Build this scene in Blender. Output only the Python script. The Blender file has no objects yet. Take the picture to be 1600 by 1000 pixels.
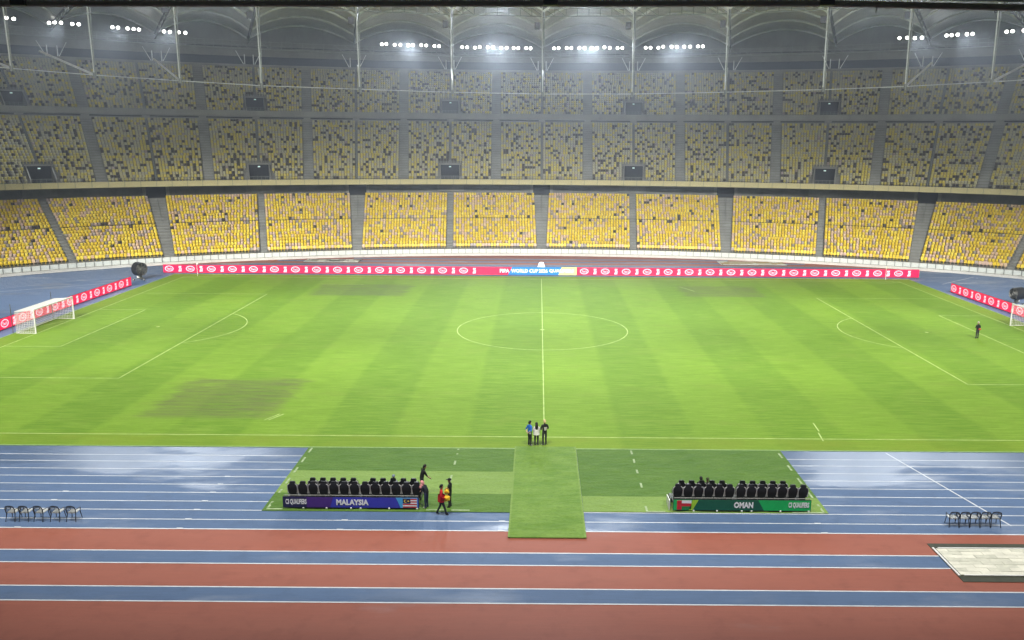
import bpy, bmesh, math, random
import numpy as np
from mathutils import Vector, Matrix
random.seed(7)
rng = np.random.default_rng(7)
SC = bpy.context.scene
COL = SC.collection
PI = math.pi
RAD = math.radians

# ------------------------------------------------------------------ camera
PAN, TILT, ROLL = 0.0001, 0.2085, 0.0073
F = Vector((math.sin(PAN)*math.cos(TILT), math.cos(PAN)*math.cos(TILT), -math.sin(TILT)))
R = Vector((math.cos(PAN), -math.sin(PAN), 0))
U = R.cross(F)
R2 = R*math.cos(ROLL) + U*math.sin(ROLL)
U2 = -R*math.sin(ROLL) + U*math.cos(ROLL)
cam = bpy.data.cameras.new('camera')
cam.sensor_width = 36
cam.lens = 36*1332.49/1600
cam.shift_x = -40.29/1600       # the photograph is cropped off-centre
cam.clip_start = 0.2
cam.clip_end = 2000
camo = bpy.data.objects.new('camera', cam)
COL.objects.link(camo)
camo.matrix_world = Matrix(((R2.x, U2.x, -F.x, -0.5136), (R2.y, U2.y, -F.y, -55.8332), (R2.z, U2.z, -F.z, 20.0547), (0, 0, 0, 1)))
SC.camera = camo

# ------------------------------------------------------------------ world (night sky)
W = bpy.data.worlds.new('World')
SC.world = W
W.use_nodes = True
wn = W.node_tree
sky = wn.nodes.new('ShaderNodeTexSky')
sky.sky_type = 'NISHITA'
sky.sun_disc = False
sky.sun_elevation = RAD(-4)
sky.sun_rotation = RAD(200)
bg = wn.nodes['Background']
bg.inputs[1].default_value = 0.06
wn.links.new(sky.outputs[0], bg.inputs[0])

# ------------------------------------------------------------------ exposure / render
SC.view_settings.view_transform = 'Standard'
SC.view_settings.look = 'None'
SC.view_settings.exposure = 0.21
SC.view_settings.gamma = 1.0
SC.cycles.use_denoising = True
SC.cycles.max_bounces = 5
SC.cycles.diffuse_bounces = 3
SC.cycles.glossy_bounces = 2
SC.cycles.transparent_max_bounces = 6
SC.cycles.volume_bounces = 0
SC.cycles.sample_clamp_indirect = 4.0
SC.cycles.sample_clamp_direct = 0.0
SC.cycles.caustics_reflective = False
SC.cycles.caustics_refractive = False
FLOOD = 1.0          # overall floodlight level
HAZE_DENSITY = 0.0006

# ================================================================== helpers
class MB:
    """collects simple shapes into one mesh"""
    def __init__(self): self.v = []; self.f = []; self.m = []
    def quad(self, a, b, c, d, m=0):
        n = len(self.v); self.v += [tuple(a), tuple(b), tuple(c), tuple(d)]; self.f.append((n, n+1, n+2, n+3)); self.m.append(m)
    def poly(self, pts, m=0):
        n = len(self.v); self.v += [tuple(p) for p in pts]; self.f.append(tuple(range(n, n+len(pts)))); self.m.append(m)
    def box(self, c, s, m=0, ax=None):
        X, Y, Z = ax if ax else (Vector((1, 0, 0)), Vector((0, 1, 0)), Vector((0, 0, 1)))
        c = Vector(c); n = len(self.v)
        for dz in (-.5, .5):
            for dx, dy in ((-.5, -.5), (.5, -.5), (.5, .5), (-.5, .5)):
                self.v.append(tuple(c + X*(dx*s[0]) + Y*(dy*s[1]) + Z*(dz*s[2])))
        for q in ((3, 2, 1, 0), (4, 5, 6, 7), (0, 1, 5, 4), (1, 2, 6, 5), (2, 3, 7, 6), (3, 0, 4, 7)):
            self.f.append(tuple(n+i for i in q)); self.m.append(m)
        return self
    def tube(self, pts, r, k=6, m=0, cap=True, closed=False):
        pts = [Vector(p) for p in pts]; N = len(pts); base = len(self.v)
        rr = r if isinstance(r, (list, tuple)) else [r]*N
        up = None
        for i, p in enumerate(pts):
            if closed: d = pts[(i+1) % N] - pts[i-1]
            else: d = pts[min(i+1, N-1)] - pts[max(i-1, 0)]
            d.normalize()
            if up is None: up = Vector((0, 0, 1)) if abs(d.z) < .9 else Vector((1, 0, 0))
            a = d.cross(up); a.normalize(); b = a.cross(d); b.normalize(); up = b
            for j in range(k):
                w = 2*PI*j/k
                self.v.append(tuple(p + a*(math.cos(w)*rr[i]) + b*(math.sin(w)*rr[i])))
        for i in range(N if closed else N-1):
            i2 = (i+1) % N
            for j in range(k):
                j2 = (j+1) % k
                self.f.append((base+i*k+j, base+i*k+j2, base+i2*k+j2, base+i2*k+j)); self.m.append(m)
        if cap and not closed:
            self.f.append(tuple(base+j for j in range(k))[::-1]); self.m.append(m)
            self.f.append(tuple(base+(N-1)*k+j for j in range(k))); self.m.append(m)
        return self
    def prism(self, pts, d, m=0):
        """polygon pts (3d, planar) extruded by vector d"""
        n = len(self.v); k = len(pts); d = Vector(d)
        self.v += [tuple(p) for p in pts] + [tuple(Vector(p)+d) for p in pts]
        self.f.append(tuple(range(n, n+k))[::-1]); self.m.append(m)
        self.f.append(tuple(range(n+k, n+2*k))); self.m.append(m)
        for i in range(k):
            j = (i+1) % k
            self.f.append((n+i, n+j, n+k+j, n+k+i)); self.m.append(m)
        return self
    def mesh(self, name, mats, smooth=False):
        me = bpy.data.meshes.new(name); me.from_pydata(self.v, [], self.f)
        mats = mats if isinstance(mats, (list, tuple)) else [mats]
        for q in mats: me.materials.append(q)
        if len(mats) > 1: me.polygons.foreach_set('material_index', self.m)
        bm = bmesh.new(); bm.from_mesh(me); bmesh.ops.recalc_face_normals(bm, faces=bm.faces); bm.to_mesh(me); bm.free()
        if smooth: me.polygons.foreach_set('use_smooth', [True]*len(me.polygons))
        me.update()
        return me
    def build(self, name, mats, parent=None, smooth=False, loc=None, rot=None):
        return link(name, self.mesh(name, mats, smooth), parent, loc, rot)

def link(name, me, parent=None, loc=None, rot=None):
    o = bpy.data.objects.new(name, me); COL.objects.link(o)
    if parent is not None: o.parent = parent
    if loc is not None: o.location = loc
    if rot is not None: o.rotation_euler = rot
    return o
def tag(o, label=None, cat=None, group=None, kind=None):
    if label: o['label'] = label
    if cat: o['category'] = cat
    if group: o['group'] = group
    if kind: o['kind'] = kind
    return o
def thing(name, label, cat, loc=(0, 0, 0), rz=0.0, group=None):
    o = bpy.data.objects.new(name, None); COL.objects.link(o)
    o.empty_display_size = .3
    o.location = loc; o.rotation_euler = (0, 0, rz)
    return tag(o, label, cat, group)
def copy_tree(o, parent=None):
    c = o.copy(); COL.objects.link(c)
    if parent is not None: c.parent = parent
    for ch in list(o.children): copy_tree(ch, c)
    return c

# ------------------------------------------------------------------ materials
def newmat(name):
    m = bpy.data.materials.new(name); m.use_nodes = True
    nt = m.node_tree; b = nt.nodes['Principled BSDF']
    return m, nt, b
class G:
    def __init__(self, nt): self.nt = nt; self.tc = None
    def n(self, t, **k):
        x = self.nt.nodes.new(t)
        for a, b in k.items(): setattr(x, a, b)
        return x
    def L(self, a, b): self.nt.links.new(a, b)
    def val(self, s, v):
        if hasattr(v, 'is_output') or isinstance(v, bpy.types.NodeSocket): self.L(v, s)
        else: s.default_value = v
    def obj(self):
        if self.tc is None: self.tc = self.n('ShaderNodeTexCoord')
        return self.tc.outputs['Object']
    def mth(self, op, a, b=0.0, c=None):
        x = self.n('ShaderNodeMath', operation=op); self.val(x.inputs[0], a); self.val(x.inputs[1], b)
        if c is not None: self.val(x.inputs[2], c)
        return x.outputs[0]
    def mapping(self, scale, loc=(0, 0, 0)):
        x = self.n('ShaderNodeMapping'); x.inputs['Scale'].default_value = scale; x.inputs['Location'].default_value = loc
        self.L(self.obj(), x.inputs[0]); return x.outputs[0]
    def noise(self, vec, scale=1.0, detail=3.0, rough=.55):
        x = self.n('ShaderNodeTexNoise'); x.inputs['Scale'].default_value = scale; x.inputs['Detail'].default_value = detail
        x.inputs['Roughness'].default_value = rough; self.L(vec, x.inputs['Vector']); return x.outputs['Fac']
    def mix(self, f, a, b):
        x = self.n('ShaderNodeMix', data_type='RGBA'); self.val(x.inputs[0], f)
        for s, v in ((x.inputs[6], a), (x.inputs[7], b)):
            if isinstance(v, (tuple, list)): s.default_value = (v[0], v[1], v[2], 1)
            else: self.L(v, s)
        return x.outputs[2]
    def rng(self, v, a, b, c=0.0, d=1.0):
        x = self.n('ShaderNodeMapRange'); self.val(x.inputs[0], v)
        for i, q in enumerate((a, b, c, d)): x.inputs[1+i].default_value = q
        return x.outputs[0]
    def xyz(self):
        x = self.n('ShaderNodeSeparateXYZ'); self.L(self.obj(), x.inputs[0]); return x.outputs
    def rect(self, X, Y, x0, x1, y0, y1, soft=.4):
        """soft-edged 0..1 mask of a rectangle"""
        def edge(v, a, b):
            return self.mth('MULTIPLY', self.rng(v, a-soft, a+soft), self.rng(v, b-soft, b+soft, 1.0, 0.0))
        return self.mth('MULTIPLY', edge(X, x0, x1), edge(Y, y0, y1))
    def bump(self, bsdf, h, strength=.2, dist=.02):
        x = self.n('ShaderNodeBump'); x.inputs['Strength'].default_value = strength; x.inputs['Distance'].default_value = dist
        self.L(h, x.inputs['Height']); self.L(x.outputs[0], bsdf.inputs['Normal'])

def simple(name, col, rough=.6, spec=.4, metal=0.0, var=.18, scale=3.0, alpha=None):
    m, nt, b = newmat(name); g = G(nt)
    f = g.noise(g.obj(), scale, 4)
    lo = tuple(c*(1-var) for c in col); hi = tuple(min(1, c*(1+var)) for c in col)
    g.L(g.mix(g.rng(f, .3, .7), lo, hi), b.inputs['Base Color'])
    b.inputs['Roughness'].default_value = rough
    b.inputs['Specular IOR Level'].default_value = spec
    b.inputs['Metallic'].default_value = metal
    return m
def emissive(name, col, strength, sample=True):
    m, nt, b = newmat(name)
    b.inputs['Base Color'].default_value = (col[0]*.5, col[1]*.5, col[2]*.5, 1)
    b.inputs['Emission Color'].default_value = (*col, 1)
    b.inputs['Emission Strength'].default_value = strength
    b.inputs['Roughness'].default_value = .4
    if not sample: m.cycles.emission_sampling = 'NONE'
    return m

def mat_grass():
    m, nt, b = newmat('pitch_grass'); g = G(nt)
    X, Y, Z = g.xyz()
    # mowing bands 5.25 m wide, edges slightly ragged
    wob = g.mth('MULTIPLY', g.mth('SUBTRACT', g.noise(g.mapping((.2, 1.2, 1)), 1.0, 4), .5), .9)
    ph = g.mth('DIVIDE', g.mth('ADD', X, wob), 5.25)
    fr = g.mth('FRACT', g.mth('MULTIPLY', ph, .5))
    tri = g.mth('ABSOLUTE', g.mth('SUBTRACT', fr, .5))         # .5 at even band starts
    band = g.mth('GREATER_THAN', fr, .5)
    soft = g.rng(g.mth('SINE', g.mth('MULTIPLY', ph, PI)), -.16, .16)   # 1 light, 0 dark
    light = (.188, .340, .022); dark = (.122, .254, .012)
    big = g.noise(g.mapping((.035, .05, 1)), 1.0, 3)
    amt = g.mth('MULTIPLY', soft, g.rng(big, .25, .6, .45, 1.0))
    c = g.mix(amt, dark, light)
    # fine streaks that run along the length of the pitch
    st = g.noise(g.mapping((.35, 5.5, 1)), 1.0, 5, .65)
    c = g.mix(g.rng(st, .44, .66, 0, .8), c, (.235, .375, .045))
    c = g.mix(g.rng(st, .55, .28, 0, .6), c, (.115, .225, .014))
    st2 = g.noise(g.mapping((.9, 14, 1), (3, 3, 0)), 1.0, 3, .6)
    c = g.mix(g.rng(st2, .5, .75, 0, .45), c, (.11, .21, .014))
    c = g.mix(g.rng(st2, .48, .25, 0, .35), c, (.26, .385, .05))
    mott = g.noise(g.mapping((.25, .45, 1), (31, 7, 0)), 1.0, 5, .6)
    c = g.mix(g.rng(mott, .52, .75, 0, .5), c, (.19, .275, .035))
    c = g.mix(g.rng(mott, .48, .28, 0, .4), c, (.12, .225, .012))
    # edges outside the touchlines look yellower
    edge = g.mth('SUBTRACT', 1.0, g.rect(X, Y, -52.5, 52.5, 0, 68, .5))
    c = g.mix(g.mth('MULTIPLY', edge, g.rng(mott, .3, .7, .1, .75)), c, (.20, .27, .022))
    # worn, brownish rectangles where covers lay
    wear = g.noise(g.mapping((.3, 2.2, 1), (3, 9, 0)), 1.0, 5, .65)
    wr = g.noise(g.mapping((.35, 1.1, 1), (13, 2, 0)), 1.0, 6, .65)
    wx = g.mth('ADD', X, g.mth('MULTIPLY', g.mth('SUBTRACT', wr, .5), 4.5))
    wy = g.mth('ADD', Y, g.mth('MULTIPLY', g.mth('SUBTRACT', wear, .5), 3.0))
    for (x0, x1, y0, y1, k, cc) in ((-29.6, -20.0, 3.6, 13.7, .95, (.125, .135, .05)), (-30.6, -18.0, 53.5, 62.3, .95, (.115, .135, .06)), (19.0, 29.6, 54.4, 62.8, .9, (.13, .145, .06))):
        k2 = g.mth('MULTIPLY', g.rect(wx, wy, x0, x1, y0, y1, .5), g.rng(wear, .32, .62, k, k*.25))
        c = g.mix(k2, c, cc)
    sd = g.mth('MULTIPLY', g.rect(wx, wy, -40, 44, 62, 69.5, 2.2), g.rng(wr, .35, .7, 0, .35))
    c = g.mix(sd, c, (.19, .235, .06))
    fine = g.noise(g.mapping((6, 6, 6)), 1.0, 4, .7)
    c = g.mix(g.rng(fine, .35, .7, 0, .3), c, (.10, .20, .015))
    g.L(c, b.inputs['Base Color'])
    b.inputs['Roughness'].default_value = .8
    b.inputs['Specular IOR Level'].default_value = .12
    g.bump(b, g.mth('ADD', fine, st), .5, .03)
    return m

def mat_track(name, base, alt, wet0=.52):
    """rubber running surface, wet in places"""
    m, nt, b = newmat(name); g = G(nt)
    n1 = g.noise(g.mapping((.05, .35, 1)), 1.0, 5, .6)
    n2 = g.noise(g.mapping((.45, 8, 1), (4, 4, 0)), 1.0, 4, .65)
    n3 = g.noise(g.mapping((.9, .9, 1), (8, 1, 0)), 1.0, 5, .6)
    c = g.mix(g.rng(n1, .3, .7), base, alt)
    c = g.mix(g.rng(n2, .42, .72, 0, .55), c, tuple(q*1.3 for q in base))
    c = g.mix(g.rng(n3, .52, .75, 0, .45), c, tuple(q*.7 for q in base))
    gr = g.noise(g.mapping((30, 30, 30)), 1.0, 2)
    c = g.mix(g.rng(gr, .4, .7, 0, .2), c, tuple(q*.8 for q in base))
    # water lies in ragged puddles, mostly along the drain beside the grass
    X, Y, Z = g.xyz()
    wet = g.noise(g.mapping((.085, .24, 1), (2, 5, 0)), 1.0, 6, .62)
    near = g.mth('SUBTRACT', g.rng(Y, -9.5, -3.0, 0, .22), g.rng(Y, 2.0, 20.0, 0, .24))
    wm = g.rng(g.mth('ADD', wet, near), wet0, wet0+.13)
    g.L(g.rng(wm, 0, 1, .62, .30), b.inputs['Roughness'])
    g.L(g.rng(wm, 0, 1, .20, .55), b.inputs['Specular IOR Level'])
    g.L(g.mix(g.mth('MULTIPLY', wm, .28), c, tuple(q*.55 for q in base)), b.inputs['Base Color'])
    g.bump(b, gr, .12, .004)
    return m
def mat_turf(name, a, bcol):
    m, nt, b = newmat(name); g = G(nt)
    n1 = g.noise(g.mapping((.5, .9, 1)), 1.0, 5, .6)
    n2 = g.noise(g.mapping((7, 9, 7)), 1.0, 4, .7)
    n3 = g.noise(g.mapping((1.3, 3.0, 1), (5, 5, 0)), 1.0, 3, .5)
    c = g.mix(g.rng(n1, .35, .68), a, bcol)
    c = g.mix(g.rng(n2, .4, .7, 0, .5), c, tuple(q*.6 for q in a))
    g.L(c, b.inputs['Base Color'])
    b.inputs['Roughness'].default_value = .8
    b.inputs['Specular IOR Level'].default_value = .25
    g.bump(b, g.mth('ADD', n2, g.mth('MULTIPLY', n3, 3.0)), .6, .05)
    return m
def mat_concrete(name, col, var=.25):
    m, nt, b = newmat(name); g = G(nt)
    n1 = g.noise(g.obj(), .35, 5, .6); n2 = g.noise(g.mapping((1.2, 1.2, .25)), 1.0, 5, .6)
    c = g.mix(g.rng(n1, .3, .7), tuple(q*(1-var) for q in col), tuple(q*(1+var*.6) for q in col))
    c = g.mix(g.rng(n2, .55, .8, 0, .5), c, tuple(q*.6 for q in col))
    g.L(c, b.inputs['Base Color']); b.inputs['Roughness'].default_value = .8
    b.inputs['Specular IOR Level'].default_value = .3
    return m
def mat_seat():
    m, nt, b = newmat('seat_plastic'); g = G(nt)
    a = g.n('ShaderNodeAttribute'); a.attribute_name = 'seat_colour'
    n1 = g.noise(g.obj(), 2.2, 3)
    c = g.mix(g.rng(n1, .4, .8, 0, .3), a.outputs['Color'], (.30, .26, .16))
    g.L(c, b.inputs['Base Color']); b.inputs['Roughness'].default_value = .45
    b.inputs['Specular IOR Level'].default_value = .4
    return m

M = {}
M['grass'] = mat_grass()
M['blue'] = mat_track('blue_track_rubber', (.078, .132, .245), (.098, .160, .285))
M['red'] = mat_track('red_track_rubber', (.292, .090, .059), (.335, .116, .079), .66)
M['turf_dark'] = mat_turf('artificial_turf_dark', (.078, .172, .020), (.108, .210, .030))
M['turf_light'] = mat_turf('artificial_turf_light', (.185, .305, .062), (.215, .335, .078))
M['turf_mat'] = mat_turf('artificial_turf_mat', (.120, .240, .028), (.190, .320, .056))
M['turf_edge'] = simple('turf_edge', (.26, .40, .15), .8)
M['dash'] = simple('worn_dash', (.33, .43, .24), .8, .2, 0, .3, 3)
M['line'] = simple('white_line_paint', (.62, .66, .70), .5, .4, 0, .12, 1.5)
M['pline'] = simple('pitch_line_paint', (.42, .56, .18), .8, .2, 0, .3, 1.2)
M['concrete'] = mat_concrete('terrace_concrete', (.20, .205, .19))
M['step'] = mat_concrete('stair_concrete', (.24, .25, .24))
M['dark'] = simple('opening_shade', (.016, .020, .026), .8)  # near-black colour stands for the shade inside openings
M['wallwhite'] = mat_concrete('white_wall', (.62, .62, .58), .12)
M['panelwhite'] = simple('white_panel', (.66, .70, .66), .5, .4, 0, .10, .8)
M['rail'] = simple('grey_rail', (.16, .18, .17), .5, .5, .3)
M['fascia'] = mat_concrete('cream_fascia', (.52, .47, .25), .16)
M['band'] = mat_concrete('grey_band', (.26, .26, .24), .16)
M['seat'] = mat_seat()
M['roof'] = mat_concrete('roof_membrane', (.72, .72, .66), .12)
M['roof'].node_tree.nodes['Principled BSDF'].inputs['Roughness'].default_value = .42
M['steel'] = simple('white_steel', (.86, .87, .84), .45, .5, 0, .15, .6)
M['steeldark'] = simple('dark_steel', (.10, .11, .10), .5, .5, .2)
M['steelgrey'] = simple('grey_steel', (.30, .31, .29), .5, .5, .2)
M['black'] = simple('black_leather', (.012, .012, .014), .42, .5)
M['blackpl'] = simple('black_plastic', (.018, .020, .022), .4, .5)
M['silver'] = simple('silver_plastic', (.55, .55, .55), .35, .5)
M['white'] = simple('white_paint', (.78, .78, .76), .4, .5, 0, .06)
M['chairseat'] = simple('chair_seat_sheen', (.50, .52, .50), .3, .6)  # pale colour stands for the white reflection on a wet black seat
M['lens'] = emissive('lamp_lens', (1.0, .98, .93), 8.0, False)
M['ground'] = mat_concrete('ground', (.12, .12, .11))
M['sheet'] = simple('pale_sheet', (.74, .73, .62), .6, .3, 0, .12, 1.4)
M['sheet2'] = simple('pale_sheet_grey', (.60, .60, .50), .6, .3, 0, .15, 1.8)
M['pit'] = simple('pit_edge', (.055, .060, .042), .8)
M['sand'] = simple('sand', (.42, .33, .17), .9, .2, 0, .25, .8)
M['net'] = simple('white_net', (.72, .72, .70), .7, .2, 0, .05)
# ================================================================== bowl geometry
A_, B_ = 93.0, 60.0
T0, DT = 0.0006, 0.1742
TMAX = 1.13
def tk(k): return T0 + DT*k
def E(t, s):                        # stands: near-normal offsets of the front-wall ellipse
    th = .493*t + .388*t**3
    return Vector((A_*math.sin(t) + math.sin(th)*s, 34 + B_*math.cos(t) + math.cos(th)*s, 0))
def EN(t, s):                       # roof: true normal offsets
    x, y = A_*math.sin(t), B_*math.cos(t)
    n = Vector((x/A_**2, y/B_**2, 0)); n.normalize()
    return Vector((x, y+34, 0)) + n*s
def frame(t, s):
    """origin, tangent (to the right, seen from the pitch), outward normal at t,s"""
    a, b = E(t-.002, s), E(t+.002, s)
    X = (b-a).normalized(); N = Vector((-X.y, X.x, 0))
    return E(t, s), X, N
def speed(t, s): return (E(t+.005, s) - E(t-.005, s)).length/.01
def z_(v, z): return Vector((v.x, v.y, z))

# ================================================================== ground, track
g = MB(); g.quad((-300, -200, -.06), (300, -200, -.06), (300, 300, -.06), (-300, 300, -.06))
tag(g.build('ground', M['ground']), kind='structure')
# red outer running area (ellipse sheet inside the wall)
N = 160
g = MB(); g.poly([(A_*math.sin(2*PI*i/N)*1.004, 34-B_*math.cos(2*PI*i/N)*(1.004 if math.cos(2*PI*i/N) < 0 else 1.09), -.012) for i in range(N)])
red = tag(g.build('running_track_apron', M['red']), kind='structure')
# blue stadium-shaped oval
def oval(r, n=48, hx=42.2):
    p = []
    for i in range(n+1):
        a = -PI/2 + PI*i/n; p.append((hx + r*math.cos(a), 34 + r*math.sin(a)))
    for i in range(n+1):
        a = PI/2 + PI*i/n; p.append((-hx + r*math.cos(a), 34 + r*math.sin(a)))
    return p
g = MB(); g.poly([(x, y, -.008) for x, y in oval(48.46)])
track = tag(g.build('running_track', M['blue']), kind='structure')
# blue strips in the red straights, near and far
for (y0, y1) in ((-18.12, -16.86), (-21.57, -20.31), (84.86, 86.12), (88.31, 89.57)):
    g = MB(); w = 48 if y0 < 0 else (44 if y0 < 87 else 32)
    g.quad((-w, y0, -.006), (w, y0, -.006), (w, y1, -.006), (-w, y1, -.006)); g.build('blue_strip', M['blue'], red)
    for y in (y0, y1):
        g = MB(); g.quad((-w, y-.045, -.002), (w, y-.045, -.002), (w, y+.045, -.002), (-w, y+.045, -.002)); g.build('lane_line', M['line'], red)
def band(r, w, z, mat, parent, name):
    a, b = oval(r-w/2), oval(r+w/2); g = MB(); n = len(a)
    for i in range(n):
        j = (i+1) % n
        g.quad((*a[i], z), (*a[j], z), (*b[j], z), (*b[i], z))
    return g.build(name, mat, parent)
for y in (-3.87, -4.98, -6.23, -7.40, -8.59, -9.77, -10.97, -12.12, -13.31, -14.44):
    band(34-y, 0.075 if y > -14.4 else .10, -.004, M['line'], track, 'lane_line')
LANE_Y = (-7.40, -8.59, -9.77, -10.97, -12.12, -13.31, -14.44)
mark = MB(); mark.box((0, 0, 0), (.34, .14, .004)); mark = mark.mesh('lane_mark', M['line'])
for x, n in ((-27.7, 5), (-19.2, 7), (-10.8, 2), (-2.35, 2), (14.6, 2)):
    for y in LANE_Y[-n:]:
        link('lane_mark', mark, track, (x, y+.02, .003))
for x, y in ((-66, 74), (-63, 72.5), (-72, 66), (-61, 75), (-60, 71), (66, 72), (70, 66), (73, 69), (-76, 58)):
    link('lane_mark', mark, track, (x, y, .003), (0, 0, random.uniform(0, 3)))
d0, d1 = Vector((22.5, -2.65, 0)), Vector((24.92, -13.4, 0))
g = MB(); n = Vector((d1-d0).cross(Vector((0, 0, 1)))).normalized()*.045
g.quad(d0-n, d0+n, d1+n, d1-n); o = g.build('start_line', M['line'], track); o.location.z = .001
g = MB(); 
for (p, q) in (((-60, 62), (-75, 52)), ((58, 66), (66, 73)), ((60, 66), (64, 68))):
    p, q = Vector((*p, 0)), Vector((*q, 0)); n = (q-p).cross(Vector((0, 0, 1))).normalized()*.05
    g.quad(p-n, p+n, q+n, q-n)
o = g.build('start_line', M['line'], track); o.location.z = .001

# ------------------------------------------------------------------ pitch
g = MB(); g.quad((-54.8, -2.25, .0), (54.8, -2.25, .0), (54.8, 70.2, .0), (-54.8, 70.2, .0))
pitch = tag(g.build('football_pitch', M['grass']), kind='structure')
g = MB()
for p, q in (((-54.86, -2.3), (54.86, -2.3)), ((-54.86, 70.25), (54.86, 70.25)), ((-54.86, -2.3), (-54.86, 70.25)), ((54.86, -2.3), (54.86, 70.25))):
    c = ((p[0]+q[0])/2, (p[1]+q[1])/2, .0)
    g.box(c, (abs(q[0]-p[0])+.12 if p[1] == q[1] else .12, abs(q[1]-p[1])-.13 if p[0] == q[0] else .12, .05))
g.build('kerb', M['turf_edge'], pitch)
ZL = .004
def pl(x0, y0, x1, y1, w=.10, name='pitch_line'):
    p, q = Vector((x0, y0, ZL)), Vector((x1, y1, ZL)); n = (q-p).cross(Vector((0, 0, 1))).normalized()*(w/2)
    g = MB(); g.quad(p-n, q-n, q+n, p+n); return g.build(name, M['pline'], pitch)
def arc(cx, cy, r, a0, a1, n=64, w=.10):
    g = MB()
    for i in range(n):
        a, b = a0+(a1-a0)*i/n, a0+(a1-a0)*(i+1)/n
        g.quad(*[(cx+rr*math.cos(t), cy+rr*math.sin(t), ZL) for rr, t in ((r-w/2, a), (r+w/2, a), (r+w/2, b), (r-w/2, b))])
    return g.build('pitch_line', M['pline'], pitch)
pl(-52.56, 0, 52.56, 0); pl(-52.56, 68, 52.56, 68); pl(-52.5, .06, -52.5, 67.94); pl(52.5, .06, 52.5, 67.94); pl(0, .06, 0, 67.94, .08)
arc(0, 34, 9.15, 0, 2*PI); arc(0, 34, .15, 0, 2*PI, 12, .2)
for s in (-1, 1):
    pl(s*52.44, 13.84, s*36, 13.84); pl(s*52.44, 54.16, s*36, 54.16); pl(s*36, 13.84-.06, s*36, 54.16+.06)
    pl(s*52.44, 24.84, s*47, 24.84); pl(s*52.44, 43.16, s*47, 43.16); pl(s*47, 24.84-.06, s*47, 43.16+.06)
    a = math.acos(5.5/9.15); c = PI if s > 0 else 0
    arc(s*41.5, 34, 9.15, c-a, c+a, 24); arc(s*41.5, 34, .12, 0, 2*PI, 10, .15)
    for yy in (0, 68):
        a0 = {(-1, 0): 0, (1, 0): PI/2, (1, 68): PI, (-1, 68): 1.5*PI}[(s, yy)]
        arc(s*52.5, yy, 1.0, a0, a0+PI/2, 8)
# leftover chalk marks beside the worn patches
for (x0, y0, x1, y1) in ((-20.3, 3.2, -19.6, 4.6), (-20.0, 3.2, -19.3, 4.6), (19.6, 3.4, 19.45, 1.6), (19.3, 1.3, 19.1, -.4), (-50.5, 66.2, -47.5, 67.2), (-52.6, 66.6, -50.0, 67.3), (47.5, 66.8, 52.4, 67.3), (48.5, 66.0, 51.0, 66.2), (-31, 62.2, -25, 62.2), (19.3, 62.2, 20.8, 58.5), (-54.5, 24.3, -53.4, 25.4), (-54.1, 33.6, -53.0, 36.4)):
    pl(x0, y0, x1, y1, .09, 'chalk_mark')

# ------------------------------------------------------------------ artificial turf carpet
def sheet(name, x0, x1, y0, y1, z, mat, parent=None, nx=1, ny=1, amp=0.0, th=.02):
    """carpet strip; gentle ripples when amp is set"""
    g = MB(); P = {}
    for i in range(nx+1):
        for j in range(ny+1):
            x, y = x0+(x1-x0)*i/nx, y0+(y1-y0)*j/ny
            w = 0
            if amp and 0 < i < nx and 0 < j < ny:
                w = amp*max(0, math.sin(x*1.7+1.9*math.sin(y*.9)+y*2.2) + .6*math.sin(x*3.1-y*4.3) - .55)
            P[i, j] = len(g.v); g.v.append((x, y, z+w))
    for i in range(nx):
        for j in range(ny):
            g.f.append((P[i, j], P[i+1, j], P[i+1, j+1], P[i, j+1])); g.m.append(0)
    for (a, b) in (((x0, y0), (x1, y0)), ((x1, y0), (x1, y1)), ((x1, y1), (x0, y1)), ((x0, y1), (x0, y0))):
        g.quad((*a, z), (*b, z), (*b, z-th), (*a, z-th))
    return g.build(name, mat, parent)
def carpet(label, strips, dashes):
    t = thing('turf_carpet', label, 'carpet', (0, 0, 0), 0, 'artificial turf carpets beside the pitch')
    for (x0, x1, y0, y1, m) in strips:
        sheet('turf_strip', x0, x1, y0, y1, .022, M[m], t, 90, 30, .03)
    for (x0, y0, x1, y1) in dashes:
        p, q = Vector((x0, y0, 0)), Vector((x1, y1, 0)); n = (q-p).cross(Vector((0, 0, 1))).normalized()*.06
        g = MB(); g.prism([p-n+Vector((0, 0, .026)), q-n+Vector((0, 0, .026)), q+n+Vector((0, 0, .026)), p+n+Vector((0, 0, .026))], (0, 0, .01)); g.build('white_dash', M['dash'], t)
    return t
da = [(-15.35, y, -15.35, y-.85) for y in (-2.5, -4.2, -5.9, -7.6, -9.3, -11.0)] + [(-5.68, y, -5.68, y-1.0) for y in (-2.5, -4.3, -7.0)] + [(x, -12.0, x+1.0, -12.0) for x in (-15.4, -6.6, -5.2)]
carpet('left-hand green turf carpet under the purple team bench', [(-15.6, -1.94, -6.35, -2.38, 'turf_dark'), (-15.6, -1.94, -9.75, -6.36, 'turf_light'), (-15.6, -1.94, -12.2, -9.76, 'turf_dark')], da)
db = [(15.35, y, 15.35, y-.85) for y in (-2.9, -5.0, -7.1, -9.2)] + [(15.35, -10.9, 15.35, -12.0), (13.6, -12.0, 15.35, -12.0), (5.6, -11.3, 5.6, -12.0), (5.6, -12.0, 6.6, -12.0)] + [(5.7, y, 5.7, y-.7) for y in (-2.6, -4.1, -5.9, -8.0)]
carpet('right-hand green turf carpet under the green team bench', [(2.1, 15.6, -9.95, -2.3, 'turf_dark'), (2.1, 15.6, -12.05, -9.96, 'turf_light')], db)
t = thing('turf_mat', 'long green turf mat laid from the red lanes to the halfway line', 'mat')
sheet('mat_pile', -1.95, 2.06, -15.27, -2.0, .055, M['turf_mat'], t, 40, 90, .03, .05)
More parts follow.
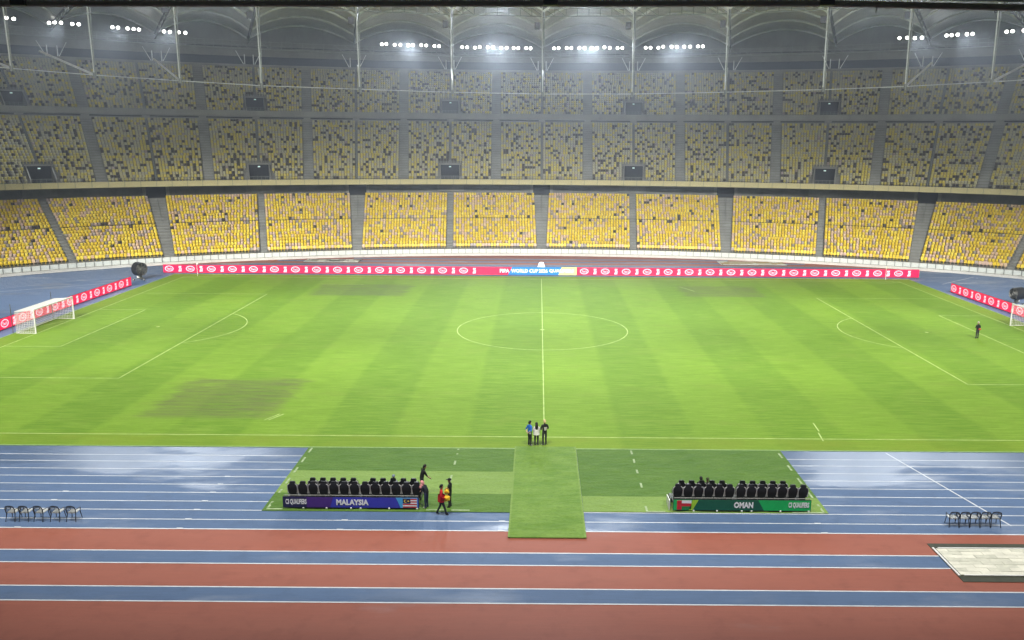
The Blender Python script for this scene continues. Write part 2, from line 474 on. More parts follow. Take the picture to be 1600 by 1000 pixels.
for x in (-1.92, 2.03):
    g = MB(); g.box((x, -8.63, .052), (.10, 13.28, .03)); g.build('mat_edge', M['turf_light'], t)
# ================================================================== front wall and railing
TS = [-TMAX + i*(2*TMAX)/156 for i in range(157)]
def sweep(prof, fn=E, ts=TS):
    """sweeps a (s,z) polyline along the bowl"""
    g = MB(); k = len(prof)
    for t in ts:
        for s, z in prof: g.v.append(tuple(z_(fn(t, s), z)))
    for i in range(len(ts)-1):
        for j in range(k-1):
            g.f.append((i*k+j, (i+1)*k+j, (i+1)*k+j+1, i*k+j+1)); g.m.append(0)
    return g
pw = thing('perimeter_wall', 'low curved white wall with railing in front of the yellow seats', 'wall')
sweep([(-.25, -.05), (-.25, .38), (.12, .40), (.12, 1.16), (.45, 1.16)]).build('wall_base', M['wallwhite'], pw)
arcT = []; t = -TMAX+.01
while t < TMAX-.02:
    arcT.append(t); t += 1.21/speed(t, .05)
pm = MB(); pm.box((0, 0, .36), (1.13, .05, .66)); pm = pm.mesh('wall_panel', M['panelwhite'])
pp = MB(); pp.box((0, 0, .5), (.06, .06, 1.0)); pp = pp.mesh('rail_post', M['rail'])
for i in range(len(arcT)-1):
    o, X, Nn = frame((arcT[i]+arcT[i+1])/2, .03); rz = math.atan2(X.y, X.x)
    link('wall_panel', pm, pw, (o.x, o.y, .43), (0, 0, rz))
    o, X, Nn = frame(arcT[i], -.06)
    link('rail_post', pp, pw, (o.x, o.y, .41), (0, 0, math.atan2(X.y, X.x)))
for h in (1.40, ):
    MB().tube([z_(E(t, -.06), h) for t in TS], .03, 5).build('handrail', M['rail'], pw)

# ================================================================== stands
def terr(rows, ts, skip=None):
    """stepped terrace; rows = list of (s,z); returns MB"""
    g = MB()
    for i in range(len(ts)-1):
        a, b = ts[i], ts[i+1]; tm = (a+b)/2
        for j in range(len(rows)-1):
            if skip and skip(tm, j): continue
            (s0, z0), (s1, z1) = rows[j], rows[j+1]
            g.quad(z_(E(a, s0), z0), z_(E(b, s0), z0), z_(E(b, s1), z0), z_(E(a, s1), z0))
            g.quad(z_(E(a, s1), z0), z_(E(b, s1), z0), z_(E(b, s1), z1), z_(E(a, s1), z1))
    return g
KS = [k for k in range(-6, 7)]
# seat template: pan, back (thin boxes), front-facing towards -y, pivot at tread
def seat_template():
    g = MB()
    g.box((0, .10, .40), (.42, .36, .06))
    g.prism([(-.22, .27, .38), (.22, .27, .38), (.20, .34, .84), (-.20, .34, .84)], (0, .05, 0))
    g.box((0, .22, .19), (.10, .12, .37))
    return np.array(g.v), g.f
SV, SF = seat_template()
YEL = [(.80, .60, .030), (.77, .56, .026), (.85, .68, .075), (.72, .51, .035)]
DIM_YEL = [(.57, .48, .10), (.54, .48, .15), (.50, .46, .22), (.62, .52, .09)]  # upper tiers: dim light and haze put into duller seat colours
CRM = [(.45, .43, .29), (.41, .40, .30), (.48, .45, .27)]
PALE = [(.66, .46, .30), (.60, .44, .36), (.70, .52, .34)]
GREY = [(.34, .28, .27), (.42, .36, .34), (.30, .27, .22)]
DRK = [(.04, .036, .036), (.055, .045, .04)]
def pick(w, pals=None):
    r = random.random()
    for wt, pal in zip(w, pals or (YEL, PALE, GREY, DRK)):
        if r < wt: return random.choice(pal)
        r -= wt
    return random.choice((pals or (0, PALE))[1])
class Seats:
    def __init__(self): self.pos = []; self.rot = []; self.col = []
    def add(self, o, X, c): self.pos.append(tuple(o)); self.rot.append((X.x, X.y)); self.col.append(c)
    def build(self, name, parent):
        n = len(self.pos); k = len(SV); P = np.array(self.pos); Rr = np.array(self.rot); C = np.array(self.col)
        x = SV[None, :, 0]; y = SV[None, :, 1]; z = SV[None, :, 2]
        V = np.empty((n, k, 3)); V[..., 0] = P[:, None, 0] + Rr[:, None, 0]*x - Rr[:, None, 1]*y
        V[..., 1] = P[:, None, 1] + Rr[:, None, 1]*x + Rr[:, None, 0]*y; V[..., 2] = P[:, None, 2] + z
        F_ = np.array(SF); nf = len(F_)
        idx = (F_[None] + (np.arange(n)*k)[:, None, None]).reshape(-1)
        me = bpy.data.meshes.new(name); me.vertices.add(n*k); me.vertices.foreach_set('co', V.reshape(-1))
        me.loops.add(n*nf*4); me.loops.foreach_set('vertex_index', idx.astype(np.int32))
        me.polygons.add(n*nf); me.polygons.foreach_set('loop_start', np.arange(0, n*nf*4, 4, dtype=np.int32))
        me.update(calc_edges=True); me.validate()
        ca = me.attributes.new('seat_colour', 'FLOAT_COLOR', 'POINT')
        cc = np.ones((n, k, 4)); cc[..., :3] = C[:, None, :]; ca.data.foreach_set('color', cc.reshape(-1))
        me.materials.append(M['seat'])
        o = link(name, me, parent); o['kind'] = 'stuff'; return o
single = {}
def single_seat(c, parent, o, X):
    key = c
    if key not in single:
        me = bpy.data.meshes.new('seat'); me.from_pydata([tuple(v) for v in SV], [], SF); me.update()
        ca = me.attributes.new('seat_colour', 'FLOAT_COLOR', 'POINT'); ca.data.foreach_set('color', list((*c, 1))*len(SV))
        me.materials.append(M['seat']); single[key] = me
    link('seat', single[key], parent, o, (0, 0, math.atan2(X.y, X.x)))
def fill(ta, tb, s, z, ma, mb, fn, pitch_=.495):
    """positions of seats between two aisles with margins in metres"""
    sp = speed((ta+tb)/2, s); a, b = ta+ma/sp, tb-mb/sp
    n = int((b-a)*sp/pitch_)
    if n < 1: return
    for i in range(n):
        t = a+(b-a)*(i+.5)/n; o, X, Nn = frame(t, s+.12); fn(t, z_(o, z), X)
def flight(name, parent, t, rows, w0, w1, mat, sub=2):
    """aisle stair along the normal at t over the rows"""
    g = MB(); n = len(rows)
    for j in range(n-1):
        (s0, z0), (s1, z1) = rows[j], rows[j+1]
        for q in range(sub):
            sa = s0+(s1-s0)*q/sub; sb = s0+(s1-s0)*(q+1)/sub; zt = z0+(z1-z0)*q/sub+.05
            w = w0+(w1-w0)*(j+.5)/n; o, X, Nn = frame(t, (sa+sb)/2)
            g.box((o.x, o.y, zt-.2), (w, sb-sa-.01, .4), 0, (X, Nn, Vector((0, 0, 1))))
    return g.build(name, mat, parent)

# ---------- lower tier
lt = thing('lower_tier', 'lowest bank of bright yellow seats behind the white wall', 'grandstand')
LR = [(.6+j*1.0+(.3 if j >= 10 else 0), 1.2+.40*j+(.10 if j >= 10 else 0)) for j in range(21)]
ts_l = sorted(set([-TMAX, TMAX] + [tk(k)+DT*q/4 for k in range(-7, 7) for q in range(4) if -TMAX < tk(k)+DT*q/4 < TMAX]))
terr(LR, ts_l).build('terrace', M['concrete'], lt)
st = Seats(); nsingle = 0; front = []
for k in range(-7, 7):
    ta, tb = max(tk(k), -TMAX), min(tk(k+1), TMAX)
    if tb-ta < .03: continue
    for j in range(20):
        s, z = LR[j]
        u = j/20
        wa = (.85+.62*u) if k % 2 == 0 else .62
        wb = (.85+.62*u) if (k+1) % 2 == 0 else .62
        w = (.69-.06*u, .24-.06*u, .07-.01*u, .0+.045*u) if j != 10 else (.60, .12, .16, .12)
        def put(t, o, X, j=j, w=w):
            c = pick(w)
            if j == 0 and abs(t) < .955: front.append((o, X, c))
            else: st.add(o, X, c)
        fill(ta, tb, s, z, wa, wb, put)
for o, X, c in front[:300]: single_seat(c, lt, o, X)
for o, X, c in front[300:]: st.add(o, X, c)
st.build('seat_rows', lt)
for k in KS:
    if k % 2 == 0: flight('stair_flight', lt, tk(k), LR, 1.5, 2.75, M['step'], 2)
    else: flight('stair_flight', lt, tk(k), LR, 1.05, 1.05, M['step'], 2)
    if k % 2 == 0:
        g = MB()
        pts = [z_(E(tk(k), s), z+.95) for s, z in LR[11:19]]
        g.tube(pts, .03, 5)
        for s, z in LR[11:19:2]: g.tube([z_(E(tk(k), s), z), z_(E(tk(k), s), z+.95)], .025, 5)
        g.build('stair_rail', M['rail'], lt)
# rear wall with near-black boxes as the shade of the portals, and jambs
sweep([(21.9, 9.0), (21.9, 13.6)]).build('back_wall', M['concrete'], lt)
for k in KS:
    o, X, Nn = frame(tk(k), 21.6); ax = (X, Nn, Vector((0, 0, 1)))
    if k % 2 == 0:
        g = MB(); g.box((o.x, o.y, 10.9), (3.3, .5, 3.4), 0, ax); p = g.build('portal_shade', M['dark'], lt)
        for sgn in (-1, 1):
            g = MB(); c = o+X*(sgn*1.95)-Nn*.1; g.box((c.x, c.y, 10.9), (.55, .7, 3.5), 0, ax); g.build('jamb', M['band'], p)
    else:
        g = MB(); g.box((o.x, o.y, 11.2), (5.2, .5, 2.6), 0, ax); g.build('wall_panel', M['step'], lt)
# ---------- upper tiers
def upper(name, label, rows, cut_rows, seats_w, fascia_fn, vom_w, nosingle=True):
    t_ = thing(name, label, 'grandstand')
    hw = vom_w/2
    ts = [-TMAX, TMAX]
    for k in range(-7, 8):
        for q in range(4): ts.append(tk(k)+DT*q/4)
        if k % 2:
            sp = speed(tk(k), rows[0][0]+2); ts += [tk(k)-hw/sp, tk(k)+hw/sp]
    ts = sorted(t for t in set(ts) if -TMAX <= t <= TMAX)
    def invom(t, s, m=0.0):
        for k in KS:
            if k % 2 and abs(t-tk(k))*speed(t, s) < hw+m: return True
        return False
    terr(rows, ts, lambda tm, j: j < cut_rows and invom(tm, rows[0][0]+2)).build('terrace', M['concrete'], t_)
    S = Seats(); nr = len(rows)-1
    for k2 in range(-14, 14):
        ta, tb = max(tk(k2/2), -TMAX), min(tk((k2+1)/2), TMAX)
        if tb-ta < .02: continue
        for j in range(nr):
            s, z = rows[j]; u = j/nr
            wa = .95 if k2 % 2 else .22
            wb = .95 if (k2+1) % 2 else .22
            def put(t, o, X, j=j, s=s, u=u):
                if j < cut_rows+1 and invom(t, s, .5): return
                S.add(o, X, pick(seats_w(u), (DIM_YEL, CRM, GREY, DRK)))
            fill(ta, tb, s, z, wa, wb, put)
    S.build('seat_rows', t_)
    for k in range(-7, 7):
        if abs(tk(k+.5)) < TMAX: flight('stair_flight', t_, tk(k+.5), rows, 1.65, 1.75, M['step'], 2)
    for k in KS:
        if k % 2 == 0 or True:
            g = MB(); r0 = rows[cut_rows+2 if k % 2 else 0:]
            for (s0, z0), (s1, z1) in zip(r0[:-1], r0[1:]):
                o, X, Nn = frame(tk(k), (s0+s1)/2); g.box((o.x, o.y, z0+.35), (.12, s1-s0-.01, .75), 0, (X, Nn, Vector((0, 0, 1))))
            g.build('divider', M['rail'], t_)
    # vomitories; the near-black panel stands for the shade inside
    s0, z0 = rows[0]; sc_, zc = rows[cut_rows]
    for k in KS:
        if k % 2 == 0: continue
        v = MB(); o, X, Nn = frame(tk(k), sc_-.06); ax = (X, Nn, Vector((0, 0, 1)))
        v.box((o.x, o.y, (z0-.3+zc+.1)/2), (vom_w-.02, .06, zc+.1-z0+.3), 0, ax)
        vo = v.build('vomitory', M['dark'], t_)
        for sg in (-1, 1):
            c = frame(tk(k), (s0+sc_)/2)[0] + X*(sg*(hw-.13))
            g = MB(); g.prism([c-X*.1-Nn*(sc_-s0)/2+Vector((0, 0, z0-.2)), c-X*.1+Nn*((sc_-s0)/2-.1)+Vector((0, 0, z0-.2)), c-X*.1+Nn*((sc_-s0)/2-.1)+Vector((0, 0, zc+.25)), c-X*.1-Nn*(sc_-s0)/2+Vector((0, 0, z0+.7))], X*.2)
            g.build('side_wall', M['band'], vo)
        c = frame(tk(k), sc_-.35)[0]
        g = MB(); g.box((c.x, c.y, zc+.22), (vom_w+.3, .55, .18), 0, ax); g.build('lintel', M['band'], vo)
        g = MB(); c = frame(tk(k), s0+.9)[0]; g.box((c.x, c.y, z0-.28), (vom_w-.44, 1.7, .1), 0, ax); g.build('landing', M['steeldark'], vo)
        g = MB(); c = frame(tk(k), s0+.25)[0]
        for zz in (.25, .55, .85): g.box((c.x, c.y, z0+zz), (vom_w-.5, .04, .04), 0, ax)
        for i in range(6): g.box((*(c+X*((i-2.5)*(vom_w-.6)/5)).xy, z0+.3), (.04, .03, 1.2), 0, ax)
        g.build('guard_rail', M['rail'], vo)
        # little lit notice above the opening
        c = frame(tk(k), sc_-.64)[0]; g = MB(); g.box((c.x, c.y, zc-.25), (.42, .04, .2), 0, ax); g.build('exit_light', M['exit'], vo)
    fascia_fn(t_)
    return t_
M['exit'] = emissive('exit_light', (.75, .95, .9), .7, False)
MR = [(16.1+j*.708, 12.30+j*.454) for j in range(25)]
def fascia_mid(t_):
    sweep([(15.62, 12.3), (15.62, 11.55), (24, 12.9)]).build('soffit', M['concrete'], t_)
    t = -TMAX+.02; ft = []
    while t < TMAX-.02:
        ft.append(t); t += 2.5/speed(t, 15.5)
    me = MB(); me.box((0, 0, 0), (2.46, .12, .95)); me = me.mesh('front_panel', M['fascia'])
    pm_ = MB(); pm_.box((0, 0, 0), (.05, .05, 1.5)); pm_ = pm_.mesh('rail_post', M['rail'])
    for i in range(len(ft)-1):
        o, X, Nn = frame((ft[i]+ft[i+1])/2, 15.5); link('front_panel', me, t_, (o.x, o.y, 12.06), (0, 0, math.atan2(X.y, X.x)))
        o, X, Nn = frame(ft[i], 15.41); link('rail_post', pm_, t_, (o.x, o.y, 12.45), (0, 0, math.atan2(X.y, X.x)))
    MB().tube([z_(E(t, 15.45), 13.1) for t in TS], .025, 4).build('handrail', M['rail'], t_)
    sweep([(33.2, 23.1), (33.2, 23.9), (33.5, 23.9)]).build('back_wall', M['band'], t_)
upper('middle_tier', 'middle bank of dull yellow and dark seats above the cream parapet', MR, 6, lambda u: (.46-.1*u, .30+.16*u, .03, .21-.06*u), fascia_mid, 4.0)
HR = [(34.2+j*.84, 25.0+j*.475) for j in range(21)]
def fascia_top(t_):
    g = sweep([(34.2, 25.0), (33.4, 25.25), (33.4, 24.15), (33.9, 24.1), (33.9, 23.9)]); g.build('fascia', M['band'], t_)
    for k2 in range(-13, 13):
        if abs(tk(k2/2)) > TMAX-.1 or abs(tk((k2+1)/2)) > TMAX: continue
        ta, tb = tk(k2/2)+.006, tk((k2+1)/2)-.006
        pts = [ta+(tb-ta)*i/5 for i in range(6)]
        sweep([(33.15, 23.78), (33.15, 24.0), (33.3, 24.0)], E, pts).build('slit_shade', M['dark'], t_)  # near-black strip stands for the shade in the recess
    # rear concourse: near-black wall for the shaded gap, light fascia beam, rear wall
    sweep([(51.0, 34.5), (54.5, 34.5)]).build('concourse_floor', M['concrete'], t_)
    sweep([(54.5, 34.5), (54.5, 37.3)]).build('concourse_wall', M['concourse'], t_)
    sweep([(54.2, 37.3), (54.2, 39.2), (55.5, 39.2)]).build('rear_beam', M['band'], t_)
    sweep([(51.05, 34.5), (51.05, 35.4), (51.25, 35.4)]).build('parapet', M['band'], t_)
M['concourse'] = simple('concourse_wall', (.030, .040, .060), .7)  # near-black colour stands for the shade in the open void
upper('top_tier', 'highest bank of greyish seats under the roof', HR, 6, lambda u: (.36-.2*u, .40+.22*u, .03, .21-.10*u), fascia_top, 3.9)
# ================================================================== roof
roof = thing('stadium_roof', 'grey vaulted roof with white ring struts over the far stands', 'roof')
POST = [(-1.10, 29.5), (-.952, 29.1), (-.8065, 28.73), (-.6555, 28.37), (-.5103, 28.02), (-.3329, 27.81), (-.1645, 27.57), (.0005, 27.43), (.1645, 27.49), (.3332, 27.77), (.5098, 28.04), (.656, 28.33), (.8073, 28.69), (.952, 29.05), (1.10, 29.45)]
DIAG = {-.952: (-.9861, 32.7), -.8065: (-.8675, 32.94), -.6555: (-.6842, 32.66), -.5103: (-.5075, 31.65), .5098: (.507, 31.6), .656: (.6843, 32.96), .8073: (.843, 32.5), .952: (.985, 32.7)}
def zv(t):                      # valley level, rising slightly to the left
    return 40.6 + .75*min(1, (abs(t)/.85))**1.5
RS = [52, 37, 21.5, 8, -4]
def vault(ta, tb, u, s, z, rise):
    t = ta+(tb-ta)*u
    return z_(EN(t, s), z + rise*4*u*(1-u))
for i in range(len(POST)-1):
    ta, tb = POST[i][0], POST[i+1][0]; za = zv((ta+tb)/2)
    g = MB(); nu, ns = 12, 12
    for a in range(ns+1):
        s = 52.5-a*(56.5/ns)
        for b in range(nu+1): g.v.append(tuple(vault(ta, tb, b/nu, s, zv(ta+(tb-ta)*b/nu), 3.2)))
    for a in range(ns):
        for b in range(nu):
            g.f.append((a*(nu+1)+b, a*(nu+1)+b+1, (a+1)*(nu+1)+b+1, (a+1)*(nu+1)+b)); g.m.append(0)
    me = g.build('canopy_panel', M['roof'], roof, True)
    for s in RS:
        MB().tube([vault(ta, tb, b/10, s, zv(ta+(tb-ta)*b/10)-.2, 3.2) for b in range(11)], .19, 5).build('roof_rib', M['steel'], roof)
    # gable wall closing the rear of each vault
    g = MB()
    for b in range(10):
        p, q = vault(ta, tb, b/10, 52.6, zv(ta), 3.2), vault(ta, tb, (b+1)/10, 52.6, zv(ta), 3.2)
        g.quad(z_(p, 39.2), z_(q, 39.2), q, p)
    g.build('gable', M['band'], roof)
for i, (t, zb) in enumerate(POST):
    zt = zv(t)
    # radial girder: deep truss under the valley
    g = MB(); bot = []; top = []
    for j in range(9):
        s = -4+j*7.1; top.append(z_(EN(t, s), zt-.15)); bot.append(z_(EN(t, s), zt-1.2))
    g.tube(top, .16, 5); g.tube(bot, .12, 5)
    for j in range(8):
        g.tube([top[j], bot[j+1]], .05, 4); g.tube([bot[j], top[j]], .05, 4)
    g.build('girder', M['steeldark'], roof)
    # rear stub columns with V braces
    g = MB(); p = EN(t, 52); X = frame(t, 52)[1]
    g.tube([z_(p-X*.9, 34.6), z_(p-X*.9, 37.5)], .10, 5); g.tube([z_(p+X*.9, 34.6), z_(p+X*.9, 37.5)], .10, 5)
    g.tube([z_(p-X*.9, 35.0), z_(p-X*2.6, 38.2)], .08, 5); g.tube([z_(p+X*.9, 35.0), z_(p+X*2.6, 38.2)], .08, 5)
    g.build('rear_column', M['steel'], roof)
    # flying strut: two tubes that meet at the ring node
    p = EN(t, -4); X = frame(t, -4)[1]
    for sg in (-1, 1):
        MB().tube([z_(p+X*(sg*.07), zb), z_(p+X*(sg*.26), zt+5.5)], .085, 6).build('ring_strut', M['steel'] if sg < 0 else M['steelgrey'], roof)  # one tube in darker steel, painted as the strut's shaded side
    g = MB(); g.tube([z_(p, zb-.35), z_(p, zb+.35)], [.22, .26], 8); g.build('ring_node', M['steelgrey'], roof)
    if t in DIAG:
        t2, z2 = DIAG[t]; MB().tube([z_(p, zb), z_(EN(t2, 12), z2)], .17, 6).build('diagonal_strut', M['steel'], roof)
    else:
        MB().tube([z_(p, zb), z_(EN(t, 12), zb+5)], .10, 6).build('diagonal_strut', M['steel'], roof)
    if i:
        tp, zp = POST[i-1]; q = EN(tp, -4)
        MB().tube([z_(q, zp), z_(p, zb)], .06, 5).build('ring_cable', M['steel'], roof)
        # front catwalk truss between girders, and rear catwalk
        g = MB(); a0, b0 = z_(EN(tp, -1), zv(tp)-.55), z_(EN(t, -1), zt-.55)
        g.tube([a0, b0], .09, 5); g.tube([a0+Vector((0, 0, 1.3)), b0+Vector((0, 0, 1.3))], .07, 5)
        for j in range(9):
            c = a0.lerp(b0, j/8); g.tube([c, c+Vector((0, 0, 1.3))], .045, 4)
            if j in (0, 1, 6, 7): d = a0.lerp(b0, (j+1)/8); g.tube([c+Vector((0, 0, 1.3)), d], .05, 4)
        g.build('front_catwalk', M['steelgrey'], roof)
        g = MB(); a0, b0 = z_(EN(tp, 45.5), zv(tp)-2.9), z_(EN(t, 45.5), zt-2.9)
        for dz in (0, .75, 1.5): g.tube([a0+Vector((0, 0, dz)), b0+Vector((0, 0, dz))], .05, 4)
        for j in range(11):
            c = a0.lerp(b0, j/10); g.tube([c, c+Vector((0, 0, 1.9 if j % 3 == 0 else 1.5))], .04, 4)
            if j in (0, 1, 8, 9): d = a0.lerp(b0, (j+1)/10); g.tube([c+Vector((0, 0, 1.5)), d], .05, 4)
        m0, m1 = a0.lerp(b0, .5), b0-a0; m1.normalize()
        g.box(m0+Vector((0, 0, .02)), ((b0-a0).length, 1.0, .08), 0, (m1, Vector((-m1.y, m1.x, 0)), Vector((0, 0, 1))))
        g.build('rear_catwalk', M['steelgrey'], roof)
        # speaker boxes hung near the struts
        c = z_(EN(t, 2), zt-1.7); g = MB(); X = frame(t, 2)[1]
        g.box(c-X*1.0, (.9, .7, 1.1), 0, (X, Vector((-X.y, X.x, 0)), Vector((0, 0, 1)))); g.build('speaker', M['blackpl'], roof)
# ------------------------------------------------------------------ floodlights
NTH = ['first', 'second', 'third', 'fourth', 'fifth', 'sixth', 'seventh', 'eighth', 'ninth', 'tenth', 'eleventh', 'twelfth']
LA = {'roof bay just left of the middle strut': [(-0.143, 39.55), (-0.1339, 39.51), (-0.1202, 39.46), (-0.1115, 39.61), (-0.0974, 39.57), (-0.0882, 39.58), (-0.0733, 39.47), (-0.0635, 39.49), (-0.0509, 39.5), (-0.0428, 39.51), (-0.0286, 39.53), (-0.0206, 39.47)],
 'second roof bay left of the middle strut': [(-0.2847, 39.78), (-0.2769, 39.87), (-0.2623, 39.72), (-0.2522, 39.75), (-0.2387, 39.66), (-0.2304, 39.75), (-0.2157, 39.79), (-0.2067, 39.74), (-0.1924, 39.65), (-0.184, 39.66)],
 'roof bay just right of the middle strut': [(0.0216, 39.51), (0.0296, 39.58), (0.0442, 39.59), (0.0522, 39.59), (0.0666, 39.6), (0.076, 39.6), (0.0889, 39.6), (0.0986, 39.6), (0.1117, 39.74), (0.1214, 39.6), (0.1351, 39.6), (0.1434, 39.6)],
 'second roof bay right of the middle strut': [(0.1852, 39.64), (0.1937, 39.64), (0.2075, 39.63), (0.216, 39.82), (0.2309, 39.81), (0.24, 39.73), (0.2529, 39.78), (0.2633, 39.77), (0.2772, 39.82), (0.2856, 39.8)],
 'lamp cluster at the left edge': [(-0.8703, 41.08), (-0.8607, 41.01)],
 'second lamp cluster from the left edge': [(-0.8129, 40.76), (-0.8051, 40.92), (-0.7961, 40.94), (-0.7803, 40.85), (-0.7712, 40.87)],
 'third lamp cluster from the left edge': [(-0.7225, 40.75), (-0.7142, 40.72), (-0.7, 40.68), (-0.6909, 40.66), (-0.6831, 40.6)],
 'fourth lamp cluster from the left edge': [(-0.6448, 40.54), (-0.6359, 40.51), (-0.6223, 40.51), (-0.6118, 40.49)],
 'third lamp cluster from the right edge': [(0.6121, 40.47), (0.6241, 40.48), (0.636, 40.36), (0.6468, 40.4)],
 'second lamp cluster from the right edge': [(0.684, 40.59), (0.6917, 40.61), (0.7005, 40.65), (0.7143, 40.66), (0.7225, 40.67)],
 'lamp cluster at the right edge': [(0.7717, 40.76), (0.7801, 40.79), (0.7959, 40.83)]}
TOP = [(-0.12, 42.03), (-0.1016, 42.06), (-0.0901, 42.08), (-0.074, 42.0), (-0.0637, 42.11), (-0.0453, 42.18), (-0.0338, 41.99), (0.034, 42.04), (0.0444, 42.19), (0.0639, 42.09), (0.0754, 42.04), (0.0904, 42.09), (0.1007, 42.09), (0.1168, 42.04)]
hm = MB(); hm.tube([(0, 0, 0), (0, .12, 0), (0, .5, 0)], [.36, .34, .18], 10); hm = hm.mesh('housing', M['steeldark'], True)
lm = MB(); lm.poly([(0.31*math.cos(2*PI*i/14), -.015, .31*math.sin(2*PI*i/14)) for i in range(14)]); lm = lm.mesh('lens', M['lens'])
bm_ = MB(); bm_.tube([(-.46, .15, 0), (-.46, .15, -.75), (.46, .15, -.75), (.46, .15, 0)], .03, 4); bm_ = bm_.mesh('bracket', M['steelgrey'])
def aim_rot(p, tgt):
    d = (Vector(tgt)-Vector(p)).normalized()
    return d.to_track_quat('-Y', 'Z').to_euler()
def floodlight(p, tgt, label, group):
    t = thing('floodlight', label, 'floodlight', p, 0, group)
    t.rotation_euler = aim_rot(p, tgt)
    link('housing', hm, t); link('lens', lm, t); link('bracket', bm_, t)
def spot(p, tgt, power, ang, blend, rad=.6, col=(1.0, .97, .90)):
    l = bpy.data.lights.new('floodlight_beam', 'SPOT'); l.energy = power*FLOOD; l.spot_size = RAD(ang); l.spot_blend = blend; l.shadow_soft_size = rad; l.color = col
    o = bpy.data.objects.new('floodlight_beam', l); COL.objects.link(o); o.location = p
    o.rotation_euler = (Vector(tgt)-Vector(p)).to_track_quat('-Z', 'Y').to_euler(); return o
for cl, lst in LA.items():
    ps = []
    for i, (t, z) in enumerate(lst):
        p = z_(EN(t, 44), z); ps.append(p); floodlight(p, (p.x*.25, 20, 0), '%s floodlight from the left in the %s' % (NTH[i], cl), 'floodlights under the far roof')
    c = sum(ps, Vector())/len(ps); c = c + Vector((-c.x, 34-c.y, 0)).normalized()*.8
    spot(c, (c.x, 30, 0), (5500 if abs(c.x) < 40 else 9500)*len(ps), 50, .7, .6, (.86, .93, 1.0))
for half, lst in (('left', TOP[:7]), ('right', TOP[7:])):
    ps = []
    for i, (t, z) in enumerate(lst):
        p = z_(EN(t, -.2), z); ps.append(p); floodlight(p, (p.x*.3, 10, 0), '%s floodlight from the left on the front roof edge, %s of the middle strut' % (NTH[i], half), 'floodlights on the front roof edge')
    c = sum(ps, Vector())/len(ps) + Vector((0, -.8, 0))
    spot(c, (c.x*1.5, 30, 0), 5000*len(ps), 60, .7, .6, (.86, .93, 1.0))
# the front-edge row goes on over the side bays, above the top of the picture
for b, tc in enumerate((-.86, -.72, -.58, .58, .72, .86)):
    for i in range(4):
        t = tc+(i-1.5)*.012; p = z_(EN(t, -.5), zv(t)+2.0)
        floodlight(p, (p.x*.3, 10, 0), '%s floodlight of the %s bank on the front roof edge, above the picture' % (NTH[i], NTH[b]), 'floodlights on the front roof edge')
    c = z_(EN(tc, -1.4), zv(tc)+1.8)
    spot(c, (c.x*.35, 8, 0), 17000, 62, .7, 1.2, (.88, .94, 1.0))
# the same front-edge row on the near side of the ring, above and behind the camera
for b, x in enumerate((-66, -46, -26, -8, 8, 26, 46, 66)):
    y = 34-58*math.sqrt(1-(x/90)**2)
    p = Vector((x, y, 42.0))
    for i, dx in enumerate((-1.6, -.5, .6, 1.7)):
        floodlight(p+Vector((dx, 0, 0)), (x*.8, 44, 0), '%s floodlight of the %s bank on the near roof edge above the camera' % (NTH[i], NTH[b]), 'floodlights on the near roof edge')
    for ty, size, power in ((45, 46, 66000), (75, 34, 168000), (0, 80, 38000), (80, 90, 31000)):
        spot(p+Vector((0, .8, -.2)), (x*.95, ty, 0), power, size, .7)
# ------------------------------------------------------------------ near canopy edge above the camera
nb = thing('canopy_edge', 'dark horizontal beam along the top of the picture', 'beam')
ys = -42.0
P0, P1, P2 = Vector((-12.5, ys, 22.02)), Vector((3.876, ys, 22.135)), Vector((9.0, ys, 22.06))
for a, b in ((P0, P1), (P1, P2)):
    MB().tube([a, b], .05, 8).build('edge_beam', M['steel'], nb)
    MB().tube([a+Vector((0, .02, .10)), b+Vector((0, .02, .10))], .022, 6).build('edge_rail', M['steel'], nb)
for x in (-8.5, -.35, 3.876):
    zz = 22.02+.115*(x+12.5)/16.4
    g = MB(); g.box((x, ys-.02, zz+.01), (.22, .16, .10)); g.box((x+.02, ys, zz+.07), (.08, .1, .16)); g.build('bracket', M['blackpl'], nb)
MB().tube([(4.66, ys, 22.3), (4.66, ys, 22.0)], .012, 6).build('hanger', M['steel'], nb)
g = MB(); g.box((-2, -49, 22.9), (24, 13.6, .2)); g.build('canopy', M['concrete'], nb)
for x in (-12, 8): MB().tube([(x, -55, -0.05), (x, -55, 22.8)], .15, 8).build('column', M['steelgrey'], nb)

# ================================================================== LED boards
RED = emissive('led_red', (.80, .006, .075), .95)
PNK = emissive('led_white', (.95, .62, .70), 1.0)
BLU = emissive('led_blue', (.010, .20, .55), .95)
YLW = emissive('led_yellow', (.86, .80, .26), .95)
WHT = emissive('led_letter', (.90, .95, .98), 1.0)
def text_mesh(txt, height, width=None, depth=.012, bold=.0):
    """flat lettering in the x-z plane, centred, facing -y"""
    c = bpy.data.curves.new('lettering', 'FONT'); c.body = txt; c.align_x = 'CENTER'; c.extrude = depth/2; c.offset = bold; c.resolution_u = 2
    o = bpy.data.objects.new('lettering', c); COL.objects.link(o)
    bpy.context.view_layer.update()
    me = bpy.data.meshes.new_from_object(o.evaluated_get(bpy.context.evaluated_depsgraph_get()))
    bpy.data.objects.remove(o); bpy.data.curves.remove(c)
    co = np.empty(len(me.vertices)*3); me.vertices.foreach_get('co', co); co = co.reshape(-1, 3)
    lo, hi = co.min(0), co.max(0); sy = height/(hi[1]-lo[1]); sx = sy if width is None else width/(hi[0]-lo[0])
    out = np.empty_like(co); out[:, 0] = (co[:, 0]-(lo[0]+hi[0])/2)*sx; out[:, 2] = (co[:, 1]-(lo[1]+hi[1])/2)*sy; out[:, 1] = -co[:, 2]
    me.vertices.foreach_set('co', out.reshape(-1)); me.update(); return me
def set_mat(me, m): me.materials.clear(); me.materials.append(m); return me
